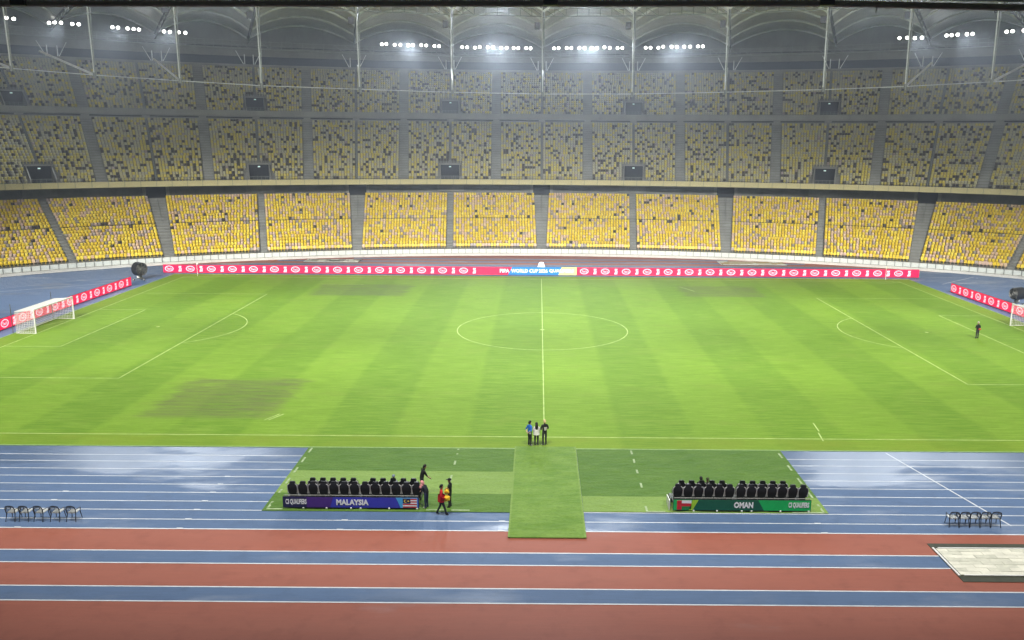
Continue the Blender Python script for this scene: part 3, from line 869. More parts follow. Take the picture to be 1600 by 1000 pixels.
BH = 1.18
g = MB()
for i in range(20):
    a, b = 2*PI*i/20, 2*PI*(i+1)/20
    g.prism([(.66*math.cos(a), 0, .44*math.sin(a)), (.66*math.cos(b), 0, .44*math.sin(b)), (.54*math.cos(b), 0, .33*math.sin(b)), (.54*math.cos(a), 0, .33*math.sin(a))], (0, -.012, 0))
LOGO_RING = g.mesh('oval_emblem', PNK)
LOGO_TXT = set_mat(text_mesh("Yeo's", .40, .84, .012, .02), PNK)
g = MB()
for (x0, z0, x1, z1) in ((-.20, .14, .20, .40), (-.24, -.44, .06, -.16), (.10, -.44, .22, .08), (-.14, -.12, .06, .08)):
    g.prism([(x0, 0, z0), (x1, 0, z0), (x1+.05, 0, z1), (x0+.05, 0, z1)], (0, -.012, 0))
SIDE_MARK = g.mesh('side_mark', PNK)
def led_board(label, p0, p1, logos, sections=None):
    """p0 is the left end seen from the pitch"""
    p0, p1 = Vector((*p0, 0)), Vector((*p1, 0)); d = p1-p0; L = d.length
    t = thing('advertising_board', label, 'advertising board', p0, math.atan2(d.y, d.x), 'pitchside advertising boards')
    g = MB(); g.box((L/2, .09, BH/2+.06), (L, .10, BH+.04)); g.build('cabinet', M['blackpl'], t)
    n = int(L/2.4)
    for i in range(n+1):
        g = MB(); x = L*i/n; g.prism([(x-.03, .14, .0), (x-.03, .75, .0), (x-.03, .14, .95)], (.06, 0, 0)); g.build('rear_brace', M['steelgrey'], t)
    for i in range(len(sections) if sections else 1):
        x0, x1, sl, m = sections[i] if sections else (0, L, 0, RED)
        g = MB(); g.prism([(x0-sl[0] if sl else x0, .035, .08), (x1-sl[1] if sl else x1, .035, .08), (x1+sl[1] if sl else x1, .035, .06+BH), (x0+sl[0] if sl else x0, .035, .06+BH)], (0, -.02, 0)); g.build('screen', m, t)
    for x, two in logos:
        o = link('emblem', LOGO_RING, t, (x, .012, BH/2+.07)); link('lettering', LOGO_TXT, o)
        if two and x+1.6 < L-.2: link('side_mark', SIDE_MARK, t, (x+1.6, .012, BH/2+.07))
    return t
FX0, FX1 = -56.95, 57.05
xs = [.9+3.165*i for i in range(36)]
lg = [(x, True) for x in xs if x+FX0 < -10.2] + [(x+.0, True) for x in [6.45-FX0+3.165*i for i in range(16)] if x < FX1-FX0-.6]
def sx(x): return x-FX0
far = led_board('long red advertising board along the far touchline with a blue middle section', (FX0, 71.3), (FX1, 71.7), lg,
    [(0, sx(-4.75), (0, .32), RED), (sx(-4.74), sx(2.8), (.32, .25), BLU), (sx(2.81), sx(5.3), (.25, 0), YLW), (sx(5.31), sx(FX1), (0, 0), RED)])
for txt, x, w in (('FIFA', -5.55, 1.45), ('WORLD CUP', -2.55, 4.05), ('2026', .26, 1.35), ('QUALIFIERS', 3.02, 3.7)):
    link('lettering', set_mat(text_mesh(txt, .56, w, .012, .03), WHT), far, (sx(x), .012, BH/2+.08))
led_board('red advertising board behind the left goal', (-57.0, 22.0), (-56.35, 59.75), [(.9+3.1*i, True) for i in range(12)])
led_board('red advertising board behind the right goal', (56.0, 59.35), (56.9, 24.0), [(.8+3.1*i, True) for i in range(11)])

# ================================================================== goals
def goal(label, x, sgn):
    t = thing('goal', label, 'goal', (x, 34, 0), 0, 'football goals')
    W2 = 3.72
    for y in (-W2, W2): MB().tube([(0, y, 0), (0, y, 2.5)], .075, 10).build('post', M['white'], t)
    MB().tube([(0, -W2-.06, 2.5), (0, W2+.06, 2.5)], .075, 10).build('crossbar', M['white'], t)
    D = 2.0*sgn
    for y in (-W2, W2):
        MB().tube([(0, y, .05), (D, y, .05)], .035, 6).build('ground_bar', M['white'], t)
        MB().tube([(D*1.18, y, 0), (D*1.18, y, 3.1)], .035, 6).build('net_pole', M['steeldark'], t)
    MB().tube([(D, -W2, .05), (D, W2, .05)], .035, 6).build('ground_bar', M['white'], t)
    g = MB(); w = .014
    def strand(p, q):
        g.tube([p, q], w, 3, 0, False)
    nn = 42
    for i in range(nn+1):
        y = -W2 + 2*W2*i/nn
        strand((0, y, 2.45), (D, y, 2.32)); strand((D, y, 2.32), (D, y, .03))
    for j in range(13):
        z = .03+2.28*j/12; strand((D, -W2, z), (D, W2, z))
        for y in (-W2, W2): strand((0, y, z), (D, y, z))
    for j in range(12):
        xx = D*j/11
        strand((xx, -W2, 2.45-.13*j/11), (xx, W2, 2.45-.13*j/11))
        for y in (-W2, W2): strand((xx, y, .03), (xx, y, 2.45-.13*j/11))
    n = g.build('net', M['net'], t); n['kind'] = 'stuff'
goal('white goal with net at the left end of the pitch', -52.5, -1)
goal('white goal cut off by the right edge of the picture', 52.5, 1)
for lab, x, y, c in (('thin white pole before the left end of the far board', -50.8, 68.7, 'white'), ('thin pole with yellow flag before the right end of the far board', 51.2, 69.7, 'yel')):
    M['yel'] = M.get('yel') or simple('yellow_cloth', (.75, .55, .06), .7)
    t = thing('corner_flag', lab, 'flag', (x, y, 0), 0, 'corner flags')
    MB().tube([(0, 0, 0), (0, 0, 2.0)], .035, 6).build('pole', M['white'], t)
    g = MB(); g.prism([(0, 0, 1.65), (0, 0, 2.0), (.16, .1, 1.95), (.14, .12, 1.7)], (0, .02, 0)); g.build('flag', M[c], t)
t = thing('track_marker', 'small white wedge standing on the track behind the far board', 'marker', (.0, 79.6, 0))
g = MB(); a, b = [(-.65, -.4), (.65, -.4), (.65, .4), (-.65, .4)], [(-.36, -.2), (.36, -.2), (.36, .2), (-.36, .2)]
g.poly([(*p, .82) for p in b])
for i in range(4):
    j = (i+1) % 4; g.quad((*a[i], 0), (*a[j], 0), (*b[j], .82), (*b[i], .82))
g.build('body', M['white'], t); g = MB(); g.box((0, 0, .86), (.4, .2, .08)); g.build('handle', M['white'], t)

# ================================================================== big drum fans
def drum_fan(label, loc, rz, r, L):
    t = thing('drum_fan', label, 'fan', loc, rz, 'big drum fans by the pitch corners')
    zc = r+.62
    g = MB(); k = 24
    for i in range(k):
        a, b = 2*PI*i/k, 2*PI*(i+1)/k
        P = lambda rr, y, w: (rr*math.cos(w), y, zc+rr*math.sin(w))
        g.quad(P(r, -L/2, a), P(r, -L/2, b), P(r*.93, L/2, b), P(r*.93, L/2, a)); g.quad(P(r*.93, -L/2, a), P(r*.93, -L/2, b), P(r*.87, L/2, b), P(r*.87, L/2, a))
        g.quad(P(r, -L/2, a), P(r, -L/2, b), P(r*.93, -L/2, b), P(r*.93, -L/2, a)); g.quad(P(r*.93, L/2, a), P(r*.93, L/2, b), P(r*.87, L/2, b), P(r*.87, L/2, a))
    g.build('drum', M['blackpl'], t)
    for y in (-L/2-.01, L/2+.01):
        g = MB()
        for q in (.25, .45, .65, .85): g.tube([(q*r*math.cos(2*PI*i/16), y, zc+q*r*math.sin(2*PI*i/16)) for i in range(16)], .012, 3, 0, False, True)
        for i in range(8): g.tube([(.1*r*math.cos(PI*i/4), y, zc+.1*r*math.sin(PI*i/4)), (.93*r*math.cos(PI*i/4), y, zc+.93*r*math.sin(PI*i/4))], .012, 3)
        g.build('grille', M['steelgrey'], t)
    for i in range(6):
        a = PI*i/3; g = MB(); c, s = math.cos(a), math.sin(a)
        g.prism([(.1*r*c-.05*s, -.06, zc+.1*r*s+.05*c), (.82*r*c-.14*s, -.1, zc+.82*r*s+.14*c), (.82*r*c+.14*s, .1, zc+.82*r*s-.14*c), (.1*r*c+.05*s, .06, zc+.1*r*s-.05*c)], (0, .02, 0)); g.build('blade', M['steelgrey'], t)
    g = MB(); g.tube([(0, -.2, zc), (0, .2, zc)], .2*r, 10); g.build('hub', M['steeldark'], t)
    g = MB(); g.tube([(0, L*.12, zc), (0, L*.16, zc)], .9*r, 24); g.build('motor_plate', M['blackpl'], t)
    g = MB(); g.box((0, 0, zc-r-.22), (.35, .35, .45)); g.tube([(0, 0, .3), (0, 0, zc-r)], .09, 8)
    for sg in (-1, 1): g.tube([(sg*r*.55, 0, zc-r*.84), (0, 0, .45)], .05, 6)
    g.build('stand', M['steeldark'], t)
    g = MB(); g.box((.1, -.15, .55), (.5, .3, .35)); g.build('control_box', M['white'], t)
    for i, (x, y) in enumerate(((-.7, -.5), (.7, -.5), (0, .8))):
        g = MB(); g.tube([(0, 0, .35), (x, y, .18)], .045, 6); g.build('foot_bar', M['steeldark'], t)
        g = MB(); g.tube([(x-.05, y, .15), (x+.05, y, .15)], .15, 12); w = g.build('wheel', M['blackpl'], t)
        g = MB(); g.tube([(x-.06, y, .15), (x+.06, y, .15)], .07, 8); g.build('rim', M['white'], w)
drum_fan('big round black drum fan by the far left corner', (-57.3, 64.5, 0), RAD(-118), 1.0, 1.0)
drum_fan('big black drum fan seen side-on behind the right goal', (60.2, 50.6, 0), RAD(104), .8, 1.2)

# ================================================================== sand pits and covers
def cover(name, label, x0, x1, y0, y1, z, tiles, mats, edge, rim=.16):
    t = thing(name, label, 'pit')
    g = MB(); g.box(((x0+x1)/2, (y0+y1)/2, -.015), (x1-x0, y1-y0, .06)); g.build('pit_rim', M[edge], t)
    nx, ny = tiles; a0, b0 = x0+rim, y0+.60; w, h = (x1-x0-2*rim)/nx, (y1-y0-1.2)/ny
    for j in range(ny):
        off = (j % 2)*w*.5
        for i in range(nx+1):
            xa, xb = max(a0+i*w-off, a0), min(a0+(i+1)*w-off, x1-rim)
            if xb-xa < .05: continue
            g = MB(); g.box(((xa+xb)/2, b0+(j+.5)*h, z+random.uniform(0, .014)), (xb-xa-.012, h-.012, .03)); g.build('cover_slab', M[random.choice(mats)], t)
    g = MB(); g.box((x0+.06, (y0+y1)/2, .03), (.09, y1-y0-1.02, .07)); g.build('edge_board', M['white'], t)
    for y in (y0+.55, y1-.55): g = MB(); g.box(((x0+x1)/2+.1, y, .035), (x1-x0-.4, .07, .06)); g.build('edge_board', M['white'], t)
    return t
cover('sand_pit', 'pale slab-covered jump pit with dark edges at the lower right', 19.45, 29.2, -19.4, -15.55, .03, (9, 8), ['sheet', 'sheet', 'sheet2'], 'pit')
M['cover_dark'] = simple('pit_cover_dark', (.075, .085, .06), .6)
cover('sand_pit', 'dark-covered jump pit on the far track left of the middle', -39.3, -30.2, 83.5, 87.5, .03, (7, 5), ['cover_dark', 'cover_dark', 'sheet2'], 'pit')
cover('sand_pit', 'sandy-topped jump pit on the far track right of the middle', 29.8, 40.8, 83.6, 88.4, .03, (7, 5), ['sand', 'sand', 'sheet2'], 'pit')
# ================================================================== team benches
def bench_seat_meshes():
    def shell():
        g = MB()
        out = [(-.25, .24), (-.275, .42), (-.285, .60), (-.275, .72), (-.25, .80), (-.18, .80), (-.155, .84), (-.16, .94), (-.12, 1.0), (.12, 1.0), (.16, .94), (.155, .84), (.18, .80), (.25, .80), (.275, .72), (.285, .60), (.275, .42), (.25, .24)]
        g.prism([(x, -.20-.10*(z-.3), z) for x, z in out], (0, .10, 0)); return g
    a = shell().mesh('backrest', M['black'])
    g = MB(); g.box((0, .06, .34), (.48, .46, .14)); g.box((-.24, .0, .42), (.06, .42, .14)); g.box((.24, .0, .42), (.06, .42, .14)); b = g.mesh('cushion', M['black'])
    c = [MB().tube([(q*.165, -.315, .88), (q*.255, -.305, .79), (q*.275, -.285, .62), (q*.265, -.25, .40), (q*.25, -.24, .30)], [.018, .022, .014, .024, .03], 5).mesh('side_trim', M['silver']) for q in (-1, 1)]
    g = MB(); g.box((0, 0, .14), (.36, .30, .27)); d = g.mesh('pedestal', M['blackpl'])
    g = MB(); g.box((0, -.235, .92), (.2, .05, .12)); e = g.mesh('headrest', M['blackpl'])
    return a, b, c[0], c[1], d, e
BM = bench_seat_meshes()
def bench_seat(parent, loc):
    o = link('seat', BM[0], parent, loc)
    for n, me in zip(('cushion', 'side_trim', 'side_trim', 'pedestal', 'headrest'), BM[1:]): link(n, me, o)
def team_bench(label, x0, x1, near_x, far_x, draw):
    t = thing('team_bench', label, 'bench', (x0, -11.95, 0), 0, 'team benches beside the pitch')
    L = x1-x0
    g = MB(); g.box((L/2, .62, .42), (L-.1, 1.1, .10)); g.box((L/2, .62, .26), (L-.3, .9, .2)); g.build('platform', M['steeldark'], t)
    g = MB(); g.box((L/2, 1.60, .12), (L-.1, .8, .24)); g.build('platform', M['steeldark'], t)
    g = MB(); g.tube([(.05, .06, .80), (L-.05, .06, .80)], .025, 6)
    for i in range(14): g.tube([(.1+(L-.2)*i/13, .06, .45), (.1+(L-.2)*i/13, .06, .80)], .018, 5)
    g.build('rear_rail', M['steelgrey'], t)
    for q in (.15, .32, .5, .57, .78, .985):
        g = MB(); g.tube([(L*q-.04, .02, .08), (L*q+.04, .02, .08)], .085, 12); w = g.build('wheel', M['white'], t)
        g = MB(); g.box((L*q, .02, .17), (.04, .06, .12)); g.build('fork', M['steelgrey'], w)
    for x in near_x: bench_seat(t, (x-x0, .70, .45))
    for x in far_x: bench_seat(t, (x-x0, 1.72, .24))
    g = MB(); g.box((L/2, -.005, .43), (L, .05, .64)); s = g.build('sign_board', M['blackpl'], t)
    draw(t, L); return t
def flat(parent, name, pts, y, mat):
    g = MB(); g.prism([(x, y, z) for x, z in pts], (0, -.004, 0)); return g.build(name, mat, parent)
def pm_(n, c): return simple(n, c, .35, .4, 0, .06)
NAVY, PURP, BLUE2, CYAN = pm_('sign_navy', (.020, .016, .075)), pm_('sign_purple', (.075, .020, .22)), pm_('sign_blue', (.045, .045, .46)), pm_('sign_cyan', (.08, .42, .80))
FRED, FWHT, FBLU, FYEL, FGRN = pm_('flag_red', (.62, .02, .03)), pm_('flag_white', (.88, .87, .87)), pm_('flag_blue', (.012, .012, .08)), pm_('flag_yellow', (.85, .62, .04)), pm_('flag_green', (.02, .22, .05))
DGRN, MGRN, LIME = pm_('sign_dark_green', (.006, .105, .055)), pm_('sign_green', (.008, .46, .10)), pm_('sign_lime', (.36, .62, .03))
Z0, Z1 = .13, .73
def words(t, txt, x, z, h, w, bold=.02): link('lettering', set_mat(text_mesh(txt, h, w, .01, bold), FWHT), t, (x, -.046, z))
def sign_purple(t, L):
    flat(t, 'sign_field', [(0.02, Z0), (L-.02, Z0), (L-.02, Z1), (.02, Z1)], -.031, BLUE2)
    flat(t, 'sign_field', [(0.02, Z0), (L*.345, Z0), (L*.372, Z1), (.02, Z1)], -.036, PURP)
    flat(t, 'sign_field', [(0.02, Z0), (L*.175, Z0), (L*.175, Z1), (.02, Z1)], -.041, NAVY)
    flat(t, 'sign_field', [(L*.865, Z0), (L*.99, Z0), (L*.99, Z1), (L*.83, Z1), (L*.845, .5)], -.036, CYAN)
    fx0, fx1, fz0, fz1 = L*.882, L*.985, .15, .68
    for i in range(7):
        flat(t, 'flag_stripe', [(fx0, fz1-(i+1)*(fz1-fz0)/7), (fx1, fz1-(i+1)*(fz1-fz0)/7), (fx1, fz1-i*(fz1-fz0)/7), (fx0, fz1-i*(fz1-fz0)/7)], -.041, FRED if i % 2 == 0 else FWHT)
    flat(t, 'flag_canton', [(fx0, .40), (fx0+.42, .40), (fx0+.42, fz1), (fx0, fz1)], -.046, FBLU)
    cx, cz = fx0+.15, .54
    pts = [(cx+.09*math.cos(a), cz+.09*math.sin(a)) for a in [RAD(q) for q in range(50, 311, 20)]] + [(cx+.035+.07*math.cos(a), cz+.07*math.sin(a)) for a in [RAD(q) for q in range(300, 59, -20)]]
    flat(t, 'crescent', pts, -.051, FYEL)
    flat(t, 'star', [(cx+.15+(.06 if i % 2 == 0 else .03)*math.cos(2*PI*i/22), cz+(.06 if i % 2 == 0 else .03)*math.sin(2*PI*i/22)) for i in range(22)], -.051, FYEL)
    words(t, 'MALAYSIA', L*.512, .445, .34, 1.78, .045); words(t, 'C3 QUALIFIERS', L*.098, .445, .36, 1.16, .04)
def sign_green(t, L):
    flat(t, 'sign_field', [(.02, Z0), (L-.02, Z0), (L-.02, Z1), (.02, Z1)], -.031, MGRN)
    flat(t, 'sign_field', [(L*.13, Z0), (L*.66, Z0), (L*.615, Z1), (L*.17, Z1)], -.036, DGRN)
    flat(t, 'sign_field', [(L*.115, Z0), (L*.141, Z0), (L*.183, Z1), (L*.14, Z1)], -.041, LIME)
    fx0, fx1, fz0, fz1 = L*.03, L*.132, .18, .70
    for i, m in enumerate((FWHT, FRED, FGRN)):
        flat(t, 'flag_stripe', [(fx0, fz1-(i+1)*(fz1-fz0)/3), (fx1, fz1-(i+1)*(fz1-fz0)/3), (fx1, fz1-i*(fz1-fz0)/3), (fx0, fz1-i*(fz1-fz0)/3)], -.041, m)
    flat(t, 'flag_canton', [(fx0-.02, fz0-.02), (fx0+.24, fz0-.02), (fx0+.24, fz1), (fx0-.02, fz1)], -.046, FRED)
    words(t, 'OMAN', L*.51, .445, .36, 1.06, .045); words(t, 'C3 QUALIFIERS', L*.91, .445, .36, 1.14, .04)
near_l = [-14.05+.575*i for i in range(13)]
far_l = [-13.19+.575*i for i in range(5)] + [-9.78+.575*i for i in range(5)]
team_bench('team bench with black seats and purple MALAYSIA sign board', -14.48, -6.98, near_l, far_l, sign_purple)
near_r = [7.33+.575*i for i in range(6)] + [10.83+.575*i for i in range(7)]
far_r = [7.70+.575*i for i in range(5)] + [11.15+.575*i for i in range(5)]
team_bench('team bench with black seats and green OMAN sign board', 7.02, 14.62, near_r, far_r, sign_green)
t = thing('board_panel', 'small white board leaning at the left end of the green bench', 'board', (6.82, -11.5, 0))
g = MB(); g.prism([(0, -.3, .03), (.04, .9, .03), (.04, .9, .45), (0, -.3, .62)], (.05, 0, 0)); g.build('face', M['white'], t)
g = MB(); g.prism([(.06, .2, .03), (.22, .2, .03), (.06, .2, .4)], (0, .04, 0)); g.build('prop', M['steelgrey'], t)
# ================================================================== plastic chairs
def chair(label, loc, rz, group):
    """faces local +y; back nearest the camera"""
    t = thing('plastic_chair', label, 'chair', loc, rz, group)
    g = MB(); g.prism([(-.21, -.20, .43), (.21, -.20, .43), (.24, .24, .45), (-.24, .24, .45)], (0, 0, .035)); g.build('seat', M['chairseat'], t)
    g = MB(); g.tube([(-.23, -.22, .44), (-.25, -.27, .70), (-.20, -.30, .84), (-.08, -.315, .88), (.08, -.315, .88), (.20, -.30, .84), (.25, -.27, .70), (.23, -.22, .44)], .028, 6); g.build('back_frame', M['blackpl'], t)
    g = MB()
    for i in range(6): x = -.17+.068*i; g.tube([(x, -.225, .47), (x*.9, -.305, .85-.6*x*x)], .009, 4)
    for i in range(5): z = .50+.075*i; y = -.225-.08*(z-.47)/.38; g.tube([(-.235, y+.01, z), (.235, y+.01, z)], .009, 4)
    g.build('back_mesh', M['blackpl'], t)
    for s in (-1, 1):
        MB().tube([(s*.25, -.27, .68), (s*.29, -.05, .66), (s*.28, .16, .64), (s*.25, .22, .45)], .02, 6).build('armrest', M['blackpl'], t)
        MB().tube([(s*.22, .21, .44), (s*.27, .27, 0)], [.024, .018], 6).build('leg', M['blackpl'], t)
        MB().tube([(s*.22, -.20, .44), (s*.25, -.33, 0)], [.024, .018], 6).build('leg', M['blackpl'], t)
    return t
ORD = ['leftmost', 'second from left', 'middle one', 'fourth from left', 'rightmost']
for i, x in enumerate((-28.42, -27.72, -26.92, -26.07, -25.22)):
    chair('black plastic chair, %s of five at the left edge' % ORD[i], (x, -13.47+.01*i, 0), RAD(-3+random.uniform(-5, 5)), 'plastic chairs at the left edge')
for i in range(5):
    chair('black plastic chair, %s of five close together above the pale pit' % ORD[i], (21.75+.56*i, -13.36+.01*i, 0), RAD(-4+random.uniform(-4, 4)), 'plastic chairs near the right edge')
# ================================================================== people
def person(label, loc, rz, h=1.74, top=(.05, .05, .05), legs=(.03, .03, .035), shoes=(.7, .7, .7), skin=(.42, .24, .15), sleeves='short', pose=None, hair=('short', (.015, .012, .01)), loose=1.0, extra=None):
    J = {'pel': (0, 0, .95), 'wai': (0, 0, 1.10), 'che': (0, .0, 1.30), 'nkb': (0, -.005, 1.44), 'nek': (0, .01, 1.51), 'hd1': (0, .03, 1.575), 'hd2': (0, .015, 1.66), 'hd3': (0, 0, 1.72), 'nose': (0, .115, 1.615)}
    for s, q in ((-1, 'l'), (1, 'r')):
        J.update({'sho'+q: (s*.17, 0, 1.40), 'elb'+q: (s*.235, -.03, 1.12), 'wri'+q: (s*.235, .05, .89), 'pal'+q: (s*.235, .07, .82), 'hip'+q: (s*.09, 0, .90), 'kne'+q: (s*.10, .02, .50), 'ank'+q: (s*.105, -.01, .09), 'toe'+q: (s*.12, .15, .035), 'hee'+q: (s*.105, -.05, .04)})
    if pose: J.update(pose)
    for q in 'lr':
        w, p = Vector(J['wri'+q]), Vector(J['pal'+q]); d = (p-w).normalized(); side = d.cross(Vector((0, 1, .01))).normalized(); inn = 1 if q == 'l' else -1
        for i in range(4):
            b = p + d*.03 + side.cross(d).normalized()*((i-1.5)*.018)
            J['f%d%s' % (i, q)] = tuple(b); J['g%d%s' % (i, q)] = tuple(b + d*(.055 if i in (1, 2) else .042) + side*(.012))
        J['th'+q] = tuple(p - d*.01 + side.cross(d).normalized()*.045 + d*.02)
    Rd = {'pel': (.155, .115), 'wai': (.14*loose, .10*loose), 'che': (.165*loose, .115*loose), 'nkb': (.075, .07), 'nek': (.055, .055), 'hd1': (.07, .08), 'hd2': (.08, .10), 'hd3': (.055, .07), 'nose': (.012, .012)}
    for q in 'lr':
        Rd.update({'sho'+q: (.07, .07), 'elb'+q: (.05, .05), 'wri'+q: (.032, .03), 'pal'+q: (.038, .022), 'hip'+q: (.095, .10), 'kne'+q: (.07, .07), 'ank'+q: (.05, .05), 'toe'+q: (.045, .035), 'hee'+q: (.04, .035), 'th'+q: (.01, .01)})
        for i in range(4): Rd['f%d%s' % (i, q)] = (.011, .011); Rd['g%d%s' % (i, q)] = (.008, .008)
    ed = [('pel', 'wai', 't'), ('wai', 'che', 't'), ('che', 'nkb', 't'), ('nkb', 'nek', 's'), ('nek', 'hd1', 's'), ('hd1', 'hd2', 's'), ('hd2', 'hd3', 's'), ('hd1', 'nose', 's')]
    for q in 'lr':
        ed += [('che', 'sho'+q, 't'), ('sho'+q, 'elb'+q, 't'), ('elb'+q, 'wri'+q, 't' if sleeves == 'long' else 's'), ('wri'+q, 'pal'+q, 's'), ('pel', 'hip'+q, 'l'), ('hip'+q, 'kne'+q, 'l'), ('kne'+q, 'ank'+q, 'l'), ('ank'+q, 'toe'+q, 'h'), ('ank'+q, 'hee'+q, 'h'), ('pal'+q, 'th'+q, 's')]
        for i in range(4): ed += [('pal'+q, 'f%d%s' % (i, q), 's'), ('f%d%s' % (i, q), 'g%d%s' % (i, q), 's')]
    names = list(J); ix = {n: i for i, n in enumerate(names)}; k = h/1.75
    me = bpy.data.meshes.new('body'); me.from_pydata([tuple(Vector(J[n])*k) for n in names], [(ix[a], ix[b]) for a, b, _ in ed], [])
    o = bpy.data.objects.new('body', me); COL.objects.link(o)
    o.modifiers.new('Skin', 'SKIN'); sub = o.modifiers.new('Sub', 'SUBSURF'); sub.levels = 1
    for i, n in enumerate(names): me.skin_vertices[0].data[i].radius = tuple(r*k for r in Rd[n])
    me.skin_vertices[0].data[0].use_root = True
    bpy.context.view_layer.update()
    m2 = bpy.data.meshes.new_from_object(o.evaluated_get(bpy.context.evaluated_depsgraph_get()))
    bpy.data.objects.remove(o); bpy.data.meshes.remove(me)
    m2.materials.clear()
    reg = {'t': 0, 'l': 1, 'h': 2, 's': 3}
    def q(c, r=.75): return person_mat(c, r)
    for c in (top, legs, shoes, skin): m2.materials.append(q(c))
    B = [(Vector(J[a])*k, Vector(J[b])*k, reg[c], (Rd[a][0]+Rd[b][0])/2) for a, b, c in ed]
    for f in m2.polygons:
        c = f.center; best = 9
        for a, b, r, rad in B:
            d = b-a; u = max(0, min(1, (c-a).dot(d)/d.length_squared)); dd = (c-(a+d*u)).length - rad*.8
            if dd < best: best = dd; f.material_index = r
        f.use_smooth = True
    t = thing('person', label, 'person', loc, rz)
    link('body', m2, t)
    H = Vector(J['hd2'])*k; hs, hc = hair
    g = MB()
    def dome(cx, rx, ry, rz_, z0, n=10, mm=5, back=0.0):
        for j in range(mm):
            for i in range(n):
                P = lambda i_, j_: (cx[0]+rx*math.cos(2*PI*i_/n)*math.cos(z0+(PI/2-z0)*j_/mm), cx[1]+ry*math.sin(2*PI*i_/n)*math.cos(z0+(PI/2-z0)*j_/mm), cx[2]+rz_*math.sin(z0+(PI/2-z0)*j_/mm)+back*math.sin(2*PI*i_/n)*(1-j_/mm))
                g.quad(P(i, j), P(i+1, j), P(i+1, j+1), P(i, j+1))
    if hs == 'short': dome(H+Vector((0, -.018, .0)), .098*k, .112*k, .112*k, -.15, back=.07)
    elif hs == 'cap':
        dome(H+Vector((0, -.01, .015)), .105*k, .118*k, .11*k, -.05)
        g.prism([H+Vector((-.08, .09, .02)), H+Vector((.08, .09, .02)), H+Vector((.06, .19, .0)), H+Vector((-.06, .19, .0))], (0, 0, .012))
    elif hs == 'long':
        dome(H+Vector((0, -.02, .0)), .105*k, .12*k, .115*k, -.15, back=.07)
        g.tube([H+Vector((0, -.07, .03)), H+Vector((0, -.105, -.12)), H+Vector((0, -.135, -.28)), H+Vector((0, -.14, -.42))], [.085, .10, .095, .05], 8)
    elif hs == 'scarf':
        dome(H+Vector((0, -.015, .0)), .115*k, .13*k, .125*k, -.3, back=.06)
        g.tube([H+Vector((0, -.02, -.04)), H+Vector((0, -.01, -.13)), H+Vector((0, -.0, -.22)), H+Vector((0, -.0, -.30))], [.10, .11, .16, .19], 10)
    g.build({'short': 'hair', 'long': 'hair', 'cap': 'cap', 'scarf': 'headscarf'}[hs], person_mat(hc, .6), t, True)
    g = MB(); f = Vector(J['hd1'])*k
    for s in (-1, 1): g.box((H.x+s*.032, H.y+.088, H.z-.012), (.022, .02, .012))
    g.box((f.x, f.y+.068, f.z-.005), (.045, .02, .010)); g.build('face', person_mat((.05, .02, .02), .5), t)
    if extra: extra(t, k)
    return t
PM = {}
def person_mat(c, r=.75):
    key = (tuple(round(q, 3) for q in c), r)
    if key not in PM: PM[key] = simple('cloth_%d' % len(PM), c, r, .25, 0, .15, 8)
    return PM[key]
BEHIND = {'elbl': (-.27, -.10, 1.13), 'wril': (-.08, -.17, .98), 'pall': (-.01, -.18, .95), 'elbr': (.27, -.10, 1.13), 'wrir': (.08, -.17, 1.0), 'palr': (.02, -.19, .98)}
FRONT = {'elbl': (-.27, .0, 1.14), 'wril': (-.10, .20, 1.08), 'pall': (-.03, .22, 1.08), 'elbr': (.27, .0, 1.14), 'wrir': (.10, .20, 1.10), 'palr': (.03, .23, 1.10)}
def shirt_print(t, k):
    g = MB(); g.prism([(-.10, -.135*k, 1.30*k), (.10, -.135*k, 1.30*k), (.07, -.132*k, 1.08*k), (-.07, -.132*k, 1.08*k)], (0, -.012, 0)); g.build('shirt_print', person_mat((.55, .52, .48)), t)
def white_top(t, k):
    g = MB(); g.tube([(0, 0, 1.30*k), (0, 0, 1.10*k), (0, 0, .88*k)], [.19, .205, .23], 12, 0, False); g.build('blouse', person_mat((.74, .72, .70)), t, True)
def side_bag(t, k):
    g = MB(); g.box((.12, -.13, 1.0*k), (.24, .07, .16)); g.build('waist_bag', person_mat((.45, .05, .05)), t)
def jersey_band(t, k):
    g = MB(); g.box((.16, -.10, 1.0*k), (.09, .06, .22)); g.build('folded_cloth', person_mat((.62, .62, .72)), t)
person('person in blue top and dark trousers at the left of three by the halfway line', (-.99, -1.72, 0), RAD(-50), 1.74, top=(.02, .13, .55), pose=BEHIND, skin=(.55, .38, .28), extra=jersey_band)
person('person with long black hair and white blouse, middle of three by the halfway line', (-.54, -1.72, 0), RAD(6), 1.62, top=(.74, .72, .70), hair=('long', (.008, .007, .007)), pose=FRONT, sleeves='long', loose=1.12, extra=white_top)
person('person in black shirt with pale print at the right of three by the halfway line', (.0, -1.66, 0), RAD(22), 1.80, top=(.015, .014, .014), hair=('short', (.62, .50, .24)), skin=(.55, .36, .22), pose=FRONT, extra=shirt_print)
person('person in black with red waist bag standing alone on the right of the pitch', (45.46, 31.15, 0), RAD(10), 1.80, top=(.014, .014, .014), shoes=(.03, .03, .03), hair=('cap', (.55, .52, .46)), pose=FRONT, extra=side_bag)
LEAN = {'che': (0, .07, 1.28), 'nkb': (0, .13, 1.41), 'nek': (0, .16, 1.47), 'hd1': (0, .20, 1.53), 'hd2': (0, .20, 1.615), 'hd3': (0, .19, 1.68), 'nose': (0, .30, 1.57), 'shol': (-.17, .11, 1.37), 'shor': (.17, .11, 1.37), 'elbl': (-.22, .20, 1.12), 'elbr': (.22, .22, 1.12), 'wril': (-.16, .36, .95), 'wrir': (.16, .38, .95), 'pall': (-.15, .42, .91), 'palr': (.15, .44, .91)}
